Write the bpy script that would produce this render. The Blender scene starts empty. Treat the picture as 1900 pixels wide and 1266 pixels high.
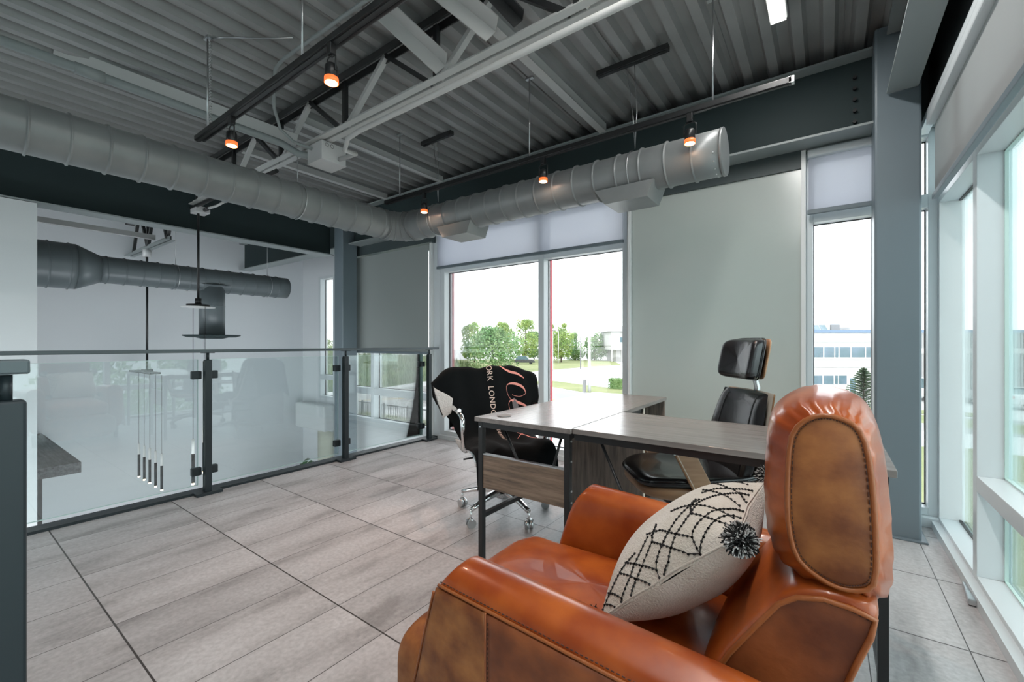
import bpy, math, random
from mathutils import Vector, Matrix, noise
random.seed(7)
C = bpy.context.scene.collection
S = bpy.context.scene
PI = math.pi

# ------------------------------------------------------------------ camera
cam = bpy.data.cameras.new('camera')
camo = bpy.data.objects.new('camera', cam); C.objects.link(camo)
cam.sensor_width = 36.0; cam.lens = 36.0*803/1900
cam.shift_y = 5/1900
cam.clip_start = 0.02; cam.clip_end = 600
camo.location = (0, 0, 1.12)
camo.rotation_euler = (PI/2, 0, math.radians(36.07))
S.camera = camo

# ------------------------------------------------------------------ view / world
vs = S.view_settings
vs.view_transform = 'Standard'; vs.look = 'None'; vs.gamma = 1.0; vs.use_curve_mapping = False
vs.exposure = 1.4
W = bpy.data.worlds.new('sky'); S.world = W; W.use_nodes = True
nt = W.node_tree; nt.nodes.clear()
wo = nt.nodes.new('ShaderNodeOutputWorld'); bg = nt.nodes.new('ShaderNodeBackground')
tc = nt.nodes.new('ShaderNodeTexCoord'); mp = nt.nodes.new('ShaderNodeMapping'); mp.inputs['Scale'].default_value = (1.2, 1.2, 5)
nz = nt.nodes.new('ShaderNodeTexNoise'); nz.inputs['Scale'].default_value = 2.2; nz.inputs['Detail'].default_value = 7
cr = nt.nodes.new('ShaderNodeValToRGB')
cr.color_ramp.elements[0].position = .35; cr.color_ramp.elements[0].color = (.80, .86, .93, 1)
cr.color_ramp.elements[1].position = .62; cr.color_ramp.elements[1].color = (.98, .985, 1, 1)
nt.links.new(tc.outputs['Generated'], mp.inputs[0]); nt.links.new(mp.outputs[0], nz.inputs[0])
nt.links.new(nz.outputs[0], cr.inputs[0]); nt.links.new(cr.outputs[0], bg.inputs[0]); nt.links.new(bg.outputs[0], wo.inputs[0])
bg.inputs['Strength'].default_value = 1.6

# ------------------------------------------------------------------ materials
def mat(name, col, rough=.5, metal=0.0, var=None, bump=None, emis=None, spec=.5, coat=0.0, stretch=(1,1,1), sheen=0.0, alpha=None):
    m = bpy.data.materials.new(name); m.use_nodes = True
    n = m.node_tree; b = n.nodes['Principled BSDF']
    b.inputs['Base Color'].default_value = (*col, 1); b.inputs['Roughness'].default_value = rough
    b.inputs['Metallic'].default_value = metal; b.inputs['Specular IOR Level'].default_value = spec
    b.inputs['Coat Weight'].default_value = coat
    if sheen: b.inputs['Sheen Weight'].default_value = sheen
    if emis: b.inputs['Emission Color'].default_value = (*emis[0], 1); b.inputs['Emission Strength'].default_value = emis[1]
    t = n.nodes.new('ShaderNodeTexCoord'); p = n.nodes.new('ShaderNodeMapping'); p.inputs['Scale'].default_value = stretch
    n.links.new(t.outputs['Object'], p.inputs[0])
    def nnoise(sc, det=5):
        q = n.nodes.new('ShaderNodeTexNoise'); q.inputs['Scale'].default_value = sc; q.inputs['Detail'].default_value = det
        n.links.new(p.outputs[0], q.inputs[0]); return q
    if var:
        sc, c2 = var; q = nnoise(sc); r = n.nodes.new('ShaderNodeValToRGB')
        r.color_ramp.elements[0].position = .35; r.color_ramp.elements[0].color = (*col, 1)
        r.color_ramp.elements[1].position = .66; r.color_ramp.elements[1].color = (*c2, 1)
        n.links.new(q.outputs[0], r.inputs[0]); n.links.new(r.outputs[0], b.inputs['Base Color'])
    if bump:
        sc, st = bump; q = nnoise(sc, 8); u = n.nodes.new('ShaderNodeBump'); u.inputs['Strength'].default_value = st
        u.inputs['Distance'].default_value = .01
        n.links.new(q.outputs[0], u.inputs['Height']); n.links.new(u.outputs[0], b.inputs['Normal'])
    return m

M = {}
M['wall'] = mat('painted_wall', (.66,.70,.71), .55, bump=(60,.03))
M['wall_west'] = mat('painted_wall_west', (.74,.775,.80), .6, bump=(60,.03))
M['panel'] = mat('pale_green_wall_panel', (.47,.53,.50), .20, var=(1.2,(.50,.545,.52)))
M['steel'] = mat('teal_grey_painted_steel', (.030,.046,.048), .6, bump=(25,.05), spec=.2)
M['column'] = mat('column_paint', (.15,.19,.215), .38, bump=(25,.04))
M['flange'] = mat('grey_painted_flange', (.27,.305,.305), .45)
M['fascia'] = mat('dark_fascia_paint', (.055,.075,.078), .5)
M['deck'] = mat('grey_painted_steel_deck', (.27,.275,.27), .32, var=(3,(.32,.325,.32)), bump=(40,.04))
M['truss_dark'] = mat('dark_joist_paint', (.028,.03,.031), .4)
M['truss'] = mat('grey_joist_paint', (.52,.53,.52), .45, bump=(30,.05))
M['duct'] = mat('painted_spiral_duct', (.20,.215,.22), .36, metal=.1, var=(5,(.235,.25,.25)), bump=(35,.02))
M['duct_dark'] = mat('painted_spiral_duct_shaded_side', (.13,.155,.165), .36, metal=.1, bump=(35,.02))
M['frame'] = mat('white_grey_aluminium_frame', (.66,.71,.73), .32)
M['frame_w'] = mat('white_window_return', (.80,.82,.82), .35)
M['red'] = mat('red_exterior_trim', (.55,.06,.08), .4)
M['rail'] = mat('charcoal_railing_metal', (.018,.026,.030), .4, spec=.35)
M['rail_top'] = mat('handrail_metal', (.06,.08,.088), .35)
M['black'] = mat('black_powder_coat', (.012,.013,.014), .35)
M['black_pl'] = mat('black_plastic', (.012,.012,.013), .4)
M['chrome'] = mat('chrome', (.8,.8,.8), .09, metal=1)
M['steel_b'] = mat('brushed_steel', (.55,.57,.58), .3, metal=1)
M['galv'] = mat('galvanised_box', (.66,.67,.67), .4, metal=.15)
M['white_lamp'] = mat('lamp_diffuser', (.9,.9,.88), .4, emis=((1,1,.97), .9))
M['bulb'] = mat('warm_bulb', (1,.8,.6), .3, emis=((1,.42,.16), 14))
M['shade'] = mat('orange_glowing_glass_shade', (.5,.12,.04), .3, emis=((1,.15,.03), .5))
M['bulb_c'] = mat('warm_bulb_core', (1,.9,.8), .3, emis=((1,.85,.7), 30))
M['tip'] = mat('pendant_tip', (1,.9,.8), .3, emis=((1,.72,.45), 6))
M['white_pl'] = mat('white_plastic', (.80,.80,.78), .35)
M['leather'] = mat('tan_aniline_leather', (.26,.042,.006), .30, var=(9,(.42,.095,.014)), bump=(14,.08), coat=.2)
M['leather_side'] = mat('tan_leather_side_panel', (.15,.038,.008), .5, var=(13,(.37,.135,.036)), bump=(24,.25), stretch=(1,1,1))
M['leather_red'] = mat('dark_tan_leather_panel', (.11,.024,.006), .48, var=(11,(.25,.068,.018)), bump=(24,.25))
M['stitch'] = mat('dark_stitching', (.045,.012,.006), .6)
M['piping'] = mat('leather_piping', (.30,.085,.02), .42, bump=(60,.2))
M['bleather'] = mat('black_leather', (.012,.0125,.014), .27, bump=(60,.06), coat=.2)
M['walnut'] = mat('bent_walnut_plywood', (.30,.165,.085), .4, var=(5,(.42,.25,.14)), stretch=(1,1,7))
M['cream_edge'] = mat('pale_plywood_edge', (.62,.55,.46), .5)
M['pillow'] = mat('cream_woven_cotton', (.60,.53,.45), .9, var=(14,(.68,.61,.54)), bump=(220,.5), sheen=.3)
M['yarn'] = mat('black_embroidery_yarn', (.012,.011,.011), .8)
M['pom_w'] = mat('pale_pompom_yarn', (.55,.53,.52), .9)
M['blanket'] = mat('black_velour_blanket', (.0035,.0052,.006), .95, sheen=.04, bump=(30,.15), spec=.15)
M['fleece'] = mat('white_fleece_lining', (.62,.60,.58), .95, bump=(120,.9))
M['letter'] = mat('cream_blanket_letter', (.72,.58,.50), .7)
M['pink'] = mat('coral_blanket_script', (.80,.32,.27), .7)
M['mesh'] = mat('grey_chair_fabric', (.15,.15,.16), .8, bump=(150,.5))
M['leaf'] = mat('bright_tree_leaves', (.15,.27,.05), .7, var=(.5,(.29,.36,.09)))
M['leaf2'] = mat('mid_green_leaves', (.10,.22,.07), .7, var=(.5,(.20,.29,.11)))
M['leaf3'] = mat('conifer_needles', (.06,.10,.055), .8, var=(2,(.13,.18,.10)))
M['bark'] = mat('bark', (.12,.09,.07), .9)
M['plant'] = mat('house_plant_leaf', (.02,.10,.02), .4)
M['grass'] = mat('mown_grass', (.16,.19,.07), .95, var=(.4,(.23,.24,.11)))
M['reeds'] = mat('tall_green_reeds', (.09,.15,.045), .95, var=(.6,(.17,.21,.085)))
M['asph'] = mat('pale_road', (.25,.25,.24), .9, var=(.3,(.29,.28,.27)))
M['conc'] = mat('pale_concrete_lot', (.50,.50,.49), .9, var=(.2,(.56,.55,.54)))
M['yellow'] = mat('road_line_yellow', (.45,.32,.10), .8)
M['bldg'] = mat('white_precast_wall', (.46,.455,.44), .8, var=(.8,(.50,.49,.475)))
M['bwin'] = mat('building_window_glass', (.07,.13,.14), .12, var=(.6,(.14,.20,.25)))
M['blue'] = mat('blue_grey_coping', (.16,.23,.33), .6)
M['grey_roof'] = mat('grey_roof', (.25,.25,.25), .8)
M['car_w'] = mat('white_car_paint', (.6,.6,.6), .2, coat=.5)
M['car_d'] = mat('dark_car_paint', (.05,.05,.055), .2, coat=.5)
M['tyre'] = mat('tyre', (.02,.02,.02), .8)
M['carred'] = mat('tail_lamp', (.5,.03,.03), .3)

def wood(name, c1, c2, c3, axis, rough=.35, sc=3.0):
    m = bpy.data.materials.new(name); m.use_nodes = True; n = m.node_tree; b = n.nodes['Principled BSDF']
    t = n.nodes.new('ShaderNodeTexCoord'); p = n.nodes.new('ShaderNodeMapping')
    s = [14,14,14]; s[axis] = 1.1; p.inputs['Scale'].default_value = s
    n.links.new(t.outputs['Object'], p.inputs[0])
    q = n.nodes.new('ShaderNodeTexNoise'); q.inputs['Scale'].default_value = sc; q.inputs['Detail'].default_value = 9; q.inputs['Roughness'].default_value = .65
    n.links.new(p.outputs[0], q.inputs[0])
    r = n.nodes.new('ShaderNodeValToRGB'); e = r.color_ramp.elements
    e[0].position = .33; e[0].color = (*c1,1); e[1].position = .62; e[1].color = (*c3,1)
    x = r.color_ramp.elements.new(.46); x.color = (*c2,1)
    n.links.new(q.outputs[0], r.inputs[0]); n.links.new(r.outputs[0], b.inputs['Base Color'])
    b.inputs['Roughness'].default_value = rough
    u = n.nodes.new('ShaderNodeBump'); u.inputs['Strength'].default_value = .12; u.inputs['Distance'].default_value = .004
    n.links.new(q.outputs[0], u.inputs['Height']); n.links.new(u.outputs[0], b.inputs['Normal'])
    return m
M['oak_y'] = wood('grey_oak_laminate_y', (.17,.155,.145), (.20,.185,.173), (.235,.218,.205), 1, .22)
M['oak_x'] = wood('grey_oak_laminate_x', (.17,.155,.145), (.20,.185,.173), (.235,.218,.205), 0, .22)
M['oak_p'] = wood('brown_oak_panel', (.07,.055,.045), (.19,.135,.095), (.29,.215,.155), 0, .45)
M['oak_v'] = wood('brown_oak_panel_vertical', (.10,.085,.07), (.17,.135,.11), (.25,.20,.165), 2, .45)
M['slab_wood'] = wood('dark_grey_wood_shelf', (.03,.033,.036), (.075,.08,.082), (.13,.135,.14), 0, .5)

def glass(name, tint, f0=.04, power=1.0, refl=1.0, rough=0.0):
    m = bpy.data.materials.new(name); m.use_nodes = True; n = m.node_tree; n.nodes.clear()
    o = n.nodes.new('ShaderNodeOutputMaterial'); mx = n.nodes.new('ShaderNodeMixShader')
    tr = n.nodes.new('ShaderNodeBsdfTransparent'); tr.inputs[0].default_value = (*tint,1)
    gl = n.nodes.new('ShaderNodeBsdfGlossy'); gl.inputs['Roughness'].default_value = rough; gl.inputs[0].default_value = (1,1,1,1)
    fr = n.nodes.new('ShaderNodeFresnel'); fr.inputs[0].default_value = 1.5
    ml = n.nodes.new('ShaderNodeMath'); ml.operation = 'MULTIPLY'; ml.inputs[1].default_value = refl; ml.use_clamp = True
    n.links.new(fr.outputs[0], ml.inputs[0]); n.links.new(ml.outputs[0], mx.inputs[0])
    n.links.new(tr.outputs[0], mx.inputs[1]); n.links.new(gl.outputs[0], mx.inputs[2]); n.links.new(mx.outputs[0], o.inputs[0])
    return m
M['glass'] = glass('window_glass', (.97,.985,.98), refl=.8)
M['glass_tint'] = glass('east_window_glass', (.88,.96,.95), refl=.8)
M['rglass'] = glass('railing_glass', (.93,.965,.965), refl=1.45)
M['glass_edge'] = mat('glass_edge', (.55,.72,.68), .2)

def blind(name, col, tr=.12, tl=.5):
    m = bpy.data.materials.new(name); m.use_nodes = True; n = m.node_tree; n.nodes.clear()
    o = n.nodes.new('ShaderNodeOutputMaterial')
    d = n.nodes.new('ShaderNodeBsdfDiffuse'); d.inputs[0].default_value = (*col,1)
    l = n.nodes.new('ShaderNodeBsdfTranslucent'); l.inputs[0].default_value = (*col,1)
    t = n.nodes.new('ShaderNodeBsdfTransparent')
    a = n.nodes.new('ShaderNodeMixShader'); a.inputs[0].default_value = tl
    b = n.nodes.new('ShaderNodeMixShader'); b.inputs[0].default_value = tr
    n.links.new(d.outputs[0], a.inputs[1]); n.links.new(l.outputs[0], a.inputs[2])
    n.links.new(a.outputs[0], b.inputs[1]); n.links.new(t.outputs[0], b.inputs[2]); n.links.new(b.outputs[0], o.inputs[0])
    return m
M['blind'] = blind('sheer_roller_blind', (.66,.68,.74), .16, .62)
M['blind_e'] = blind('sheer_roller_blind_east', (.46,.46,.46), .07, .5)
M['blind_dark'] = blind('grey_blackout_blind', (.31,.34,.33), 0, .06)
M['blind_low'] = blind('cream_roller_shade', (.62,.64,.58), .0, .5)

# floor tile material -------------------------------------------------
def tile_material():
    m = bpy.data.materials.new('porcelain_floor_tiles'); m.use_nodes = True; n = m.node_tree; b = n.nodes['Principled BSDF']
    L = n.links.new
    t = n.nodes.new('ShaderNodeTexCoord'); sp = n.nodes.new('ShaderNodeSeparateXYZ'); L(t.outputs['Object'], sp.inputs[0])
    def mth(op, a, v2=None, clamp=False):
        q = n.nodes.new('ShaderNodeMath'); q.operation = op; q.use_clamp = clamp
        if isinstance(a, (int,float)): q.inputs[0].default_value = a
        else: L(a, q.inputs[0])
        if v2 is not None:
            if isinstance(v2, (int,float)): q.inputs[1].default_value = v2
            else: L(v2, q.inputs[1])
        return q.outputs[0]
    gx = mth('DIVIDE', mth('SUBTRACT', sp.outputs[0], .420-.3015*40), .3015)
    gy = mth('DIVIDE', mth('SUBTRACT', sp.outputs[1], .462-.5975*20), .5975)
    ix = mth('FLOOR', gx); iy = mth('FLOOR', gy); fx = mth('FRACT', gx); fy = mth('FRACT', gy)
    def edge(f, w): # 1 in grout
        d = mth('MINIMUM', f, mth('SUBTRACT', 1.0, f)); return mth('LESS_THAN', d, w)
    grout = mth('MAXIMUM', edge(fx, .0018/.3015), edge(fy, .0032/.5975))
    cx = n.nodes.new('ShaderNodeCombineXYZ'); L(ix, cx.inputs[0]); L(iy, cx.inputs[1])
    wn = n.nodes.new('ShaderNodeTexWhiteNoise'); wn.noise_dimensions = '3D'; L(cx.outputs[0], wn.inputs[0])
    sc = n.nodes.new('ShaderNodeVectorMath'); sc.operation = 'SCALE'; L(wn.outputs['Color'], sc.inputs[0]); sc.inputs['Scale'].default_value = 30
    mpp = n.nodes.new('ShaderNodeMapping'); mpp.inputs['Scale'].default_value = (4.5, 1.2, 1); L(t.outputs['Object'], mpp.inputs[0])
    ad = n.nodes.new('ShaderNodeVectorMath'); ad.operation = 'ADD'; L(mpp.outputs[0], ad.inputs[0]); L(sc.outputs[0], ad.inputs[1])
    n1 = n.nodes.new('ShaderNodeTexNoise'); n1.inputs['Scale'].default_value = 1.0; n1.inputs['Detail'].default_value = 7; n1.inputs['Roughness'].default_value = .62; L(ad.outputs[0], n1.inputs[0])
    n2 = n.nodes.new('ShaderNodeTexNoise'); n2.inputs['Scale'].default_value = 55; n2.inputs['Detail'].default_value = 6; L(t.outputs['Object'], n2.inputs[0])
    r = n.nodes.new('ShaderNodeValToRGB'); e = r.color_ramp.elements
    e[0].position = .34; e[0].color = (.29,.282,.28,1); e[1].position = .60; e[1].color = (.51,.505,.51,1)
    x = e.new(.45); x.color = (.43,.422,.424,1)
    L(n1.outputs[0], r.inputs[0])
    mr = n.nodes.new('ShaderNodeMapRange'); mr.inputs[1].default_value = .3; mr.inputs[2].default_value = .7; mr.inputs[3].default_value = .86; mr.inputs[4].default_value = 1.12; L(n2.outputs[0], mr.inputs[0])
    tv = n.nodes.new('ShaderNodeMapRange'); tv.inputs[3].default_value = .90; tv.inputs[4].default_value = 1.08; L(wn.outputs['Value'], tv.inputs[0])
    k = mth('MULTIPLY', mr.outputs[0], tv.outputs[0])
    s2 = n.nodes.new('ShaderNodeVectorMath'); s2.operation = 'SCALE'; L(r.outputs[0], s2.inputs[0]); L(k, s2.inputs['Scale'])
    mx = n.nodes.new('ShaderNodeMix'); mx.data_type = 'RGBA'; L(grout, mx.inputs[0]); L(s2.outputs[0], mx.inputs[6]); mx.inputs[7].default_value = (.055,.05,.048,1)
    L(mx.outputs[2], b.inputs['Base Color'])
    b.inputs['Roughness'].default_value = .42; b.inputs['Specular IOR Level'].default_value = .5
    bp = n.nodes.new('ShaderNodeBump'); bp.inputs['Strength'].default_value = .5; bp.inputs['Distance'].default_value = .003
    hh = mth('SUBTRACT', mth('MULTIPLY', n2.outputs[0], .12), grout); L(hh, bp.inputs['Height']); L(bp.outputs[0], b.inputs['Normal'])
    return m
M['tile'] = tile_material()

# ------------------------------------------------------------------ mesh helpers
def Rz(a): return Matrix.Rotation(a, 3, 'Z')
class MB:
    def __init__(s): s.v = []; s.f = []; s.sm = []
    def add(s, vs, fs, smooth=False):
        k = len(s.v); s.v += [Vector(p) for p in vs]; s.f += [[i+k for i in f] for f in fs]; s.sm += [smooth]*len(fs); return s
    def box(s, x0, x1, y0, y1, z0, z1):
        return s.add([(x0,y0,z0),(x1,y0,z0),(x1,y1,z0),(x0,y1,z0),(x0,y0,z1),(x1,y0,z1),(x1,y1,z1),(x0,y1,z1)],
                     [(0,3,2,1),(4,5,6,7),(0,1,5,4),(1,2,6,5),(2,3,7,6),(3,0,4,7)])
    def bar(s, a, b, w, h, up=(0,0,1)):
        a = Vector(a); b = Vector(b); d = (b-a).normalized(); u = Vector(up)
        if abs(d.dot(u)) > .98: u = Vector((0,1,0))
        r = d.cross(u).normalized(); u = r.cross(d).normalized(); r *= w/2; u *= h/2
        vs = [a-r-u, a+r-u, a+r+u, a-r+u, b-r-u, b+r-u, b+r+u, b-r+u]
        return s.add(vs, [(0,1,2,3),(7,6,5,4),(0,4,5,1),(1,5,6,2),(2,6,7,3),(3,7,4,0)])
    def angle(s, a, b, w, t, up=(0,0,1), flip=1):   # L-section: flat leg + upright leg
        a = Vector(a); b = Vector(b); d = (b-a).normalized(); u = Vector(up)
        r = d.cross(u).normalized(); u = r.cross(d).normalized()
        s.bar(a+r*0, b+r*0, w, t, up)
        o = r*(w/2-t/2)*flip + u*(w/2); s.bar(a+o, b+o, t, w, up); return s
    def tube(s, pts, r, n=10, closed=False, caps=True):
        pts = [Vector(p) for p in pts]; N = len(pts); rings = []
        R = r if isinstance(r, (list,tuple)) else [r]*N
        prev = None
        for i, p in enumerate(pts):
            if closed: d = (pts[(i+1)%N]-pts[i-1])
            else: d = pts[min(i+1,N-1)]-pts[max(i-1,0)]
            if d.length < 1e-9: d = Vector((0,0,1))
            d.normalize()
            if prev is None:
                a = Vector((0,0,1)) if abs(d.z) < .9 else Vector((1,0,0))
                u = d.cross(a).normalized()
            else:
                u = (prev - d*prev.dot(d));
                u = u.normalized() if u.length > 1e-6 else d.orthogonal().normalized()
            prev = u; w = d.cross(u)
            rings.append([p + (u*math.cos(2*PI*k/n) + w*math.sin(2*PI*k/n))*R[i] for k in range(n)])
        vs = [q for g in rings for q in g]; fs = []
        for i in range(N if closed else N-1):
            j = (i+1)%N
            for k in range(n): fs.append((i*n+k, i*n+(k+1)%n, j*n+(k+1)%n, j*n+k))
        s.add(vs, fs, True)
        if caps and not closed:
            k0 = len(s.v)-N*n
            s.f.append([k0+i for i in range(n)][::-1]); s.sm.append(False)
            s.f.append([k0+(N-1)*n+i for i in range(n)]); s.sm.append(False)
        return s
    def cyl(s, a, b, r, n=20, r2=None): return s.tube([a,b], [r, r if r2 is None else r2], n)
    def prism(s, poly, a, b):   # poly: list of 3D points; extrude from offset a to offset b
        a = Vector(a); b = Vector(b); n = len(poly); P = [Vector(p) for p in poly]
        vs = [p+a for p in P]+[p+b for p in P]
        fs = [tuple(range(n))[::-1], tuple(range(n, 2*n))]+[(i,(i+1)%n,(i+1)%n+n,i+n) for i in range(n)]
        return s.add(vs, fs)
    def grid(s, fn, nu, nv, cu=False, cv=False, smooth=True):
        vs = [fn(i/(nu if cu else nu-1), j/(nv if cv else nv-1)) for i in range(nu) for j in range(nv)]; fs = []
        for i in range(nu if cu else nu-1):
            for j in range(nv if cv else nv-1):
                a = i*nv+j; b = ((i+1)%nu)*nv+j; c = ((i+1)%nu)*nv+(j+1)%nv; d = i*nv+(j+1)%nv; fs.append((a,b,c,d))
        return s.add(vs, fs, smooth)
    def ball(s, c, r, nu=12, nv=8, sc=(1,1,1)):
        c = Vector(c)
        return s.grid(lambda u,v: c+Vector((math.cos(2*PI*u)*math.sin(PI*v)*r*sc[0], math.sin(2*PI*u)*math.sin(PI*v)*r*sc[1], math.cos(PI*v)*r*sc[2])), nu, nv, cu=True)
    def loft(s, rings, caps=True, smooth=True):
        n = len(rings[0]); vs = [p for g in rings for p in g]; fs = []
        for i in range(len(rings)-1):
            for k in range(n): fs.append((i*n+k, i*n+(k+1)%n, (i+1)*n+(k+1)%n, (i+1)*n+k))
        s.add(vs, fs, smooth)
        if caps:
            k0 = len(s.v)-len(vs)
            s.f.append([k0+i for i in range(n)][::-1]); s.sm.append(smooth)
            s.f.append([k0+(len(rings)-1)*n+i for i in range(n)]); s.sm.append(smooth)
        return s
    def build(s, name, m, parent=None, bevel=0, subsurf=0, solid=0, recalc=True):
        me = bpy.data.meshes.new(name)
        me.from_pydata([tuple(v) for v in s.v], [], [tuple(f) for f in s.f])
        if recalc:
            import bmesh
            bm = bmesh.new(); bm.from_mesh(me); bmesh.ops.recalc_face_normals(bm, faces=bm.faces); bm.to_mesh(me); bm.free()
        for p, q in zip(me.polygons, s.sm): p.use_smooth = q
        me.materials.append(m if not isinstance(m, str) else M[m]); me.update()
        o = bpy.data.objects.new(name, me); C.objects.link(o)
        if parent is not None:
            o.parent = parent; o.matrix_parent_inverse = Wm(parent).inverted()
        if solid:
            q = o.modifiers.new('solid', 'SOLIDIFY'); q.thickness = solid; q.offset = 0
        if bevel:
            q = o.modifiers.new('bevel', 'BEVEL'); q.width = bevel; q.segments = 2; q.limit_method = 'ANGLE'; q.angle_limit = math.radians(40)
        if subsurf:
            q = o.modifiers.new('sub', 'SUBSURF'); q.levels = subsurf; q.render_levels = subsurf
        return o
def Wm(o):
    m = o.matrix_parent_inverse @ Matrix.LocRotScale(o.location, o.rotation_euler, o.scale) if o.parent else Matrix.LocRotScale(o.location, o.rotation_euler, o.scale)
    return Wm(o.parent) @ m if o.parent else m
def tag(o, label=None, cat=None, group=None, kind=None):
    if label: o['label'] = label
    if cat: o['category'] = cat
    if group: o['group'] = group
    if kind: o['kind'] = kind
    return o
def thing(name, label, cat, loc=(0,0,0), rz=0, group=None):
    o = bpy.data.objects.new(name, None); o.empty_display_size = .1; C.objects.link(o)
    o.location = loc; o.rotation_euler = (0,0,rz); return tag(o, label, cat, group)
def st(o): return tag(o, kind='structure')
def dup(root, loc=None, rz=None, label=None, group=None, scale=None):
    r = root.copy(); C.objects.link(r)
    if loc is not None: r.location = loc
    if rz is not None: r.rotation_euler = (0,0,rz)
    if scale is not None: r.scale = scale
    if label: r['label'] = label
    if group: r['group'] = group
    for ch in [x for x in KIDS.get(root.name, [])] or [o for o in bpy.data.objects if o.parent == root]:
        c = ch.copy(); C.objects.link(c); c.parent = r; c.matrix_parent_inverse = ch.matrix_parent_inverse.copy()
        for g in [o for o in bpy.data.objects if o.parent == ch]:
            d = g.copy(); C.objects.link(d); d.parent = c; d.matrix_parent_inverse = g.matrix_parent_inverse.copy()
    return r
KIDS = {}

# ================================================================== THE ROOM
XR = -3.76      # railing line / slab edge
SY = -3.0       # south wall
ZD = 2.99       # underside of deck ribs
st(MB().box(-3.86,.66,SY,3.80,-.28,0).build('floor','tile'))
st(MB().box(-3.875,-3.765,SY,3.66,-.30,.018).build('trim_1','rail'))          # dark angle along the slab edge
st(MB().box(-8.7,-3.0,SY,4.75,-3.3,-3.2).build('floor_lower','tile'))
st(MB().box(-8.80,-8.6,SY,4.75,-3.3,3.1).build('wall_west','wall_west'))
w_ = MB(); w_.box(-8.8,-8.5,SY-.1,SY,-3.3,3.1); w_.box(-4.2,-3.5,SY-.1,SY,-3.3,3.1); w_.box(.4,.7,SY-.1,SY,-3.3,3.1); w_.box(-8.5,-4.2,SY-.1,SY,2.7,3.1); w_.box(-8.5,-4.2,SY-.1,SY,-3.3,-2.9); w_.box(-3.5,.4,SY-.1,SY,-3.3,3.1)
st(w_.build('wall_south','wall'))
st(MB().box(-5.66,-5.50,SY,.605,-3.2,2.33).build('wall_stair','wall'))

# steel deck
def deck():
    m = MB(); x = -8.8; per = .152; k0 = math.floor((-8.8+.571)/per)
    prof = []
    for k in range(k0, 63):
        c = -.60+per*k
        if c > .75: break
        prof += [(c-.046, ZD+.046), (c-.027, ZD), (c+.027, ZD), (c+.046, ZD+.046)]
        if k%4 == 0: prof += [(c+.071, ZD+.046), (c+.0725, ZD+.036), (c+.0765, ZD+.036), (c+.078, ZD+.046)]
    vs = [(a, SY, b) for a, b in prof]+[(a, 4.75, b) for a, b in prof]; n = len(prof)
    m.add(vs, [(i, i+1, n+i+1, n+i) for i in range(n-1)])
    m.box(-8.8,.8,SY-.1,4.85,3.09,3.13)
    return m.build('ceiling','deck', recalc=False)
st(deck())

def ibeam_x(name, x0, x1, yc, z0, z1, w, label):
    t = thing(name, label, 'beam', ((x0+x1)/2, yc, z0))
    MB().box(x0,x1,yc-.008,yc+.008,z0+.012,z1-.012).build('web','steel',t)
    MB().box(x0,x1,yc-w/2,yc+w/2,z0,z0+.014).build('bottom_flange','flange',t)
    MB().box(x0,x1,yc-w/2,yc+w/2,z1-.014,z1).build('top_flange','flange',t)
    return t
def ibeam_y(name, y0, y1, xc, z0, z1, w, label):
    t = thing(name, label, 'beam', (xc, (y0+y1)/2, z0))
    MB().box(xc-.008,xc+.008,y0,y1,z0+.012,z1-.012).build('web','steel',t)
    MB().box(xc-w/2,xc+w/2,y0,y1,z0,z0+.014).build('bottom_flange','flange',t)
    MB().box(xc-w/2,xc+w/2,y0,y1,z1-.014,z1).build('top_flange','flange',t)
    return t
nb = ibeam_x('steel_beam', -5.19, .225, 3.50, 2.455, 2.92, .20, 'deep dark steel beam spanning above the window wall between the two columns')
bolts = MB()
for z in (2.52,2.59,2.66,2.73,2.80): bolts.cyl((.14,3.485,z),(.14,3.468,z),.011,8)
bolts.build('bolts','black',nb)
nl = ibeam_x('steel_beam', -8.55, -5.41, 3.50, 2.44, 2.92, .20, 'dark steel beam over the stairwell running behind the far left column')
wb = ibeam_y('steel_beam', SY, 3.38, -5.60, 2.335, 2.92, .20, 'deep dark steel beam above the pale stairwell wall, under the left duct')
eb = ibeam_y('steel_beam', SY, 3.30, .345, 2.565, 2.92, .135, 'steel beam with wide grey flange running along the right window wall')

def column(x0, x1, y0, y1, z0, z1, label):
    t = thing('steel_column', label, 'column', ((x0+x1)/2, (y0+y1)/2, z0))
    MB().box(x0,x1,y0,y1,z0,z1).build('shaft','column',t,bevel=.012)
    return t
cr_ = column(.225,.43,3.32,3.54,0,2.975,'grey-blue steel column at the right corner of the room')
MB().box(.20,.455,3.30,3.56,0,.012).build('base_plate','column',cr_,bevel=.003)
cl_ = column(-5.40,-5.20,3.32,3.54,-3.2,2.975,'dark blue-grey steel column beyond the railing at the far corner')

# ---- north wall ---------------------------------------------------------
YN = 3.67; YG = 3.79
st(MB().box(-1.35,-.145,3.60,3.90,0,2.33).build('wall_north','panel'))
f = MB(); f.box(-1.35,-.145,3.585,3.90,2.33,2.99); f.box(-5.6,-3.80,3.585,3.90,2.33,2.99); f.box(-3.80,-1.35,3.62,3.90,2.46,2.99); f.box(-.145,.66,3.62,3.90,2.46,2.99)
st(f.build('trim_2','fascia'))
st(MB().box(-5.66,.66,3.601,3.66,2.445,2.456).build('trim_3','flange'))
st(MB().box(-5.66,-3.86,YN,3.9,-3.2,.045).build('wall_north_lower','wall'))
st(MB().prism([(-5.66,3.67,-3.2),(-5.66,3.80,-3.2),(-7.36,4.75,-3.2),(-7.40,4.62,-3.2)],(0,0,0),(0,0,6.19)).build('wall_return','wall'))
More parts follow.
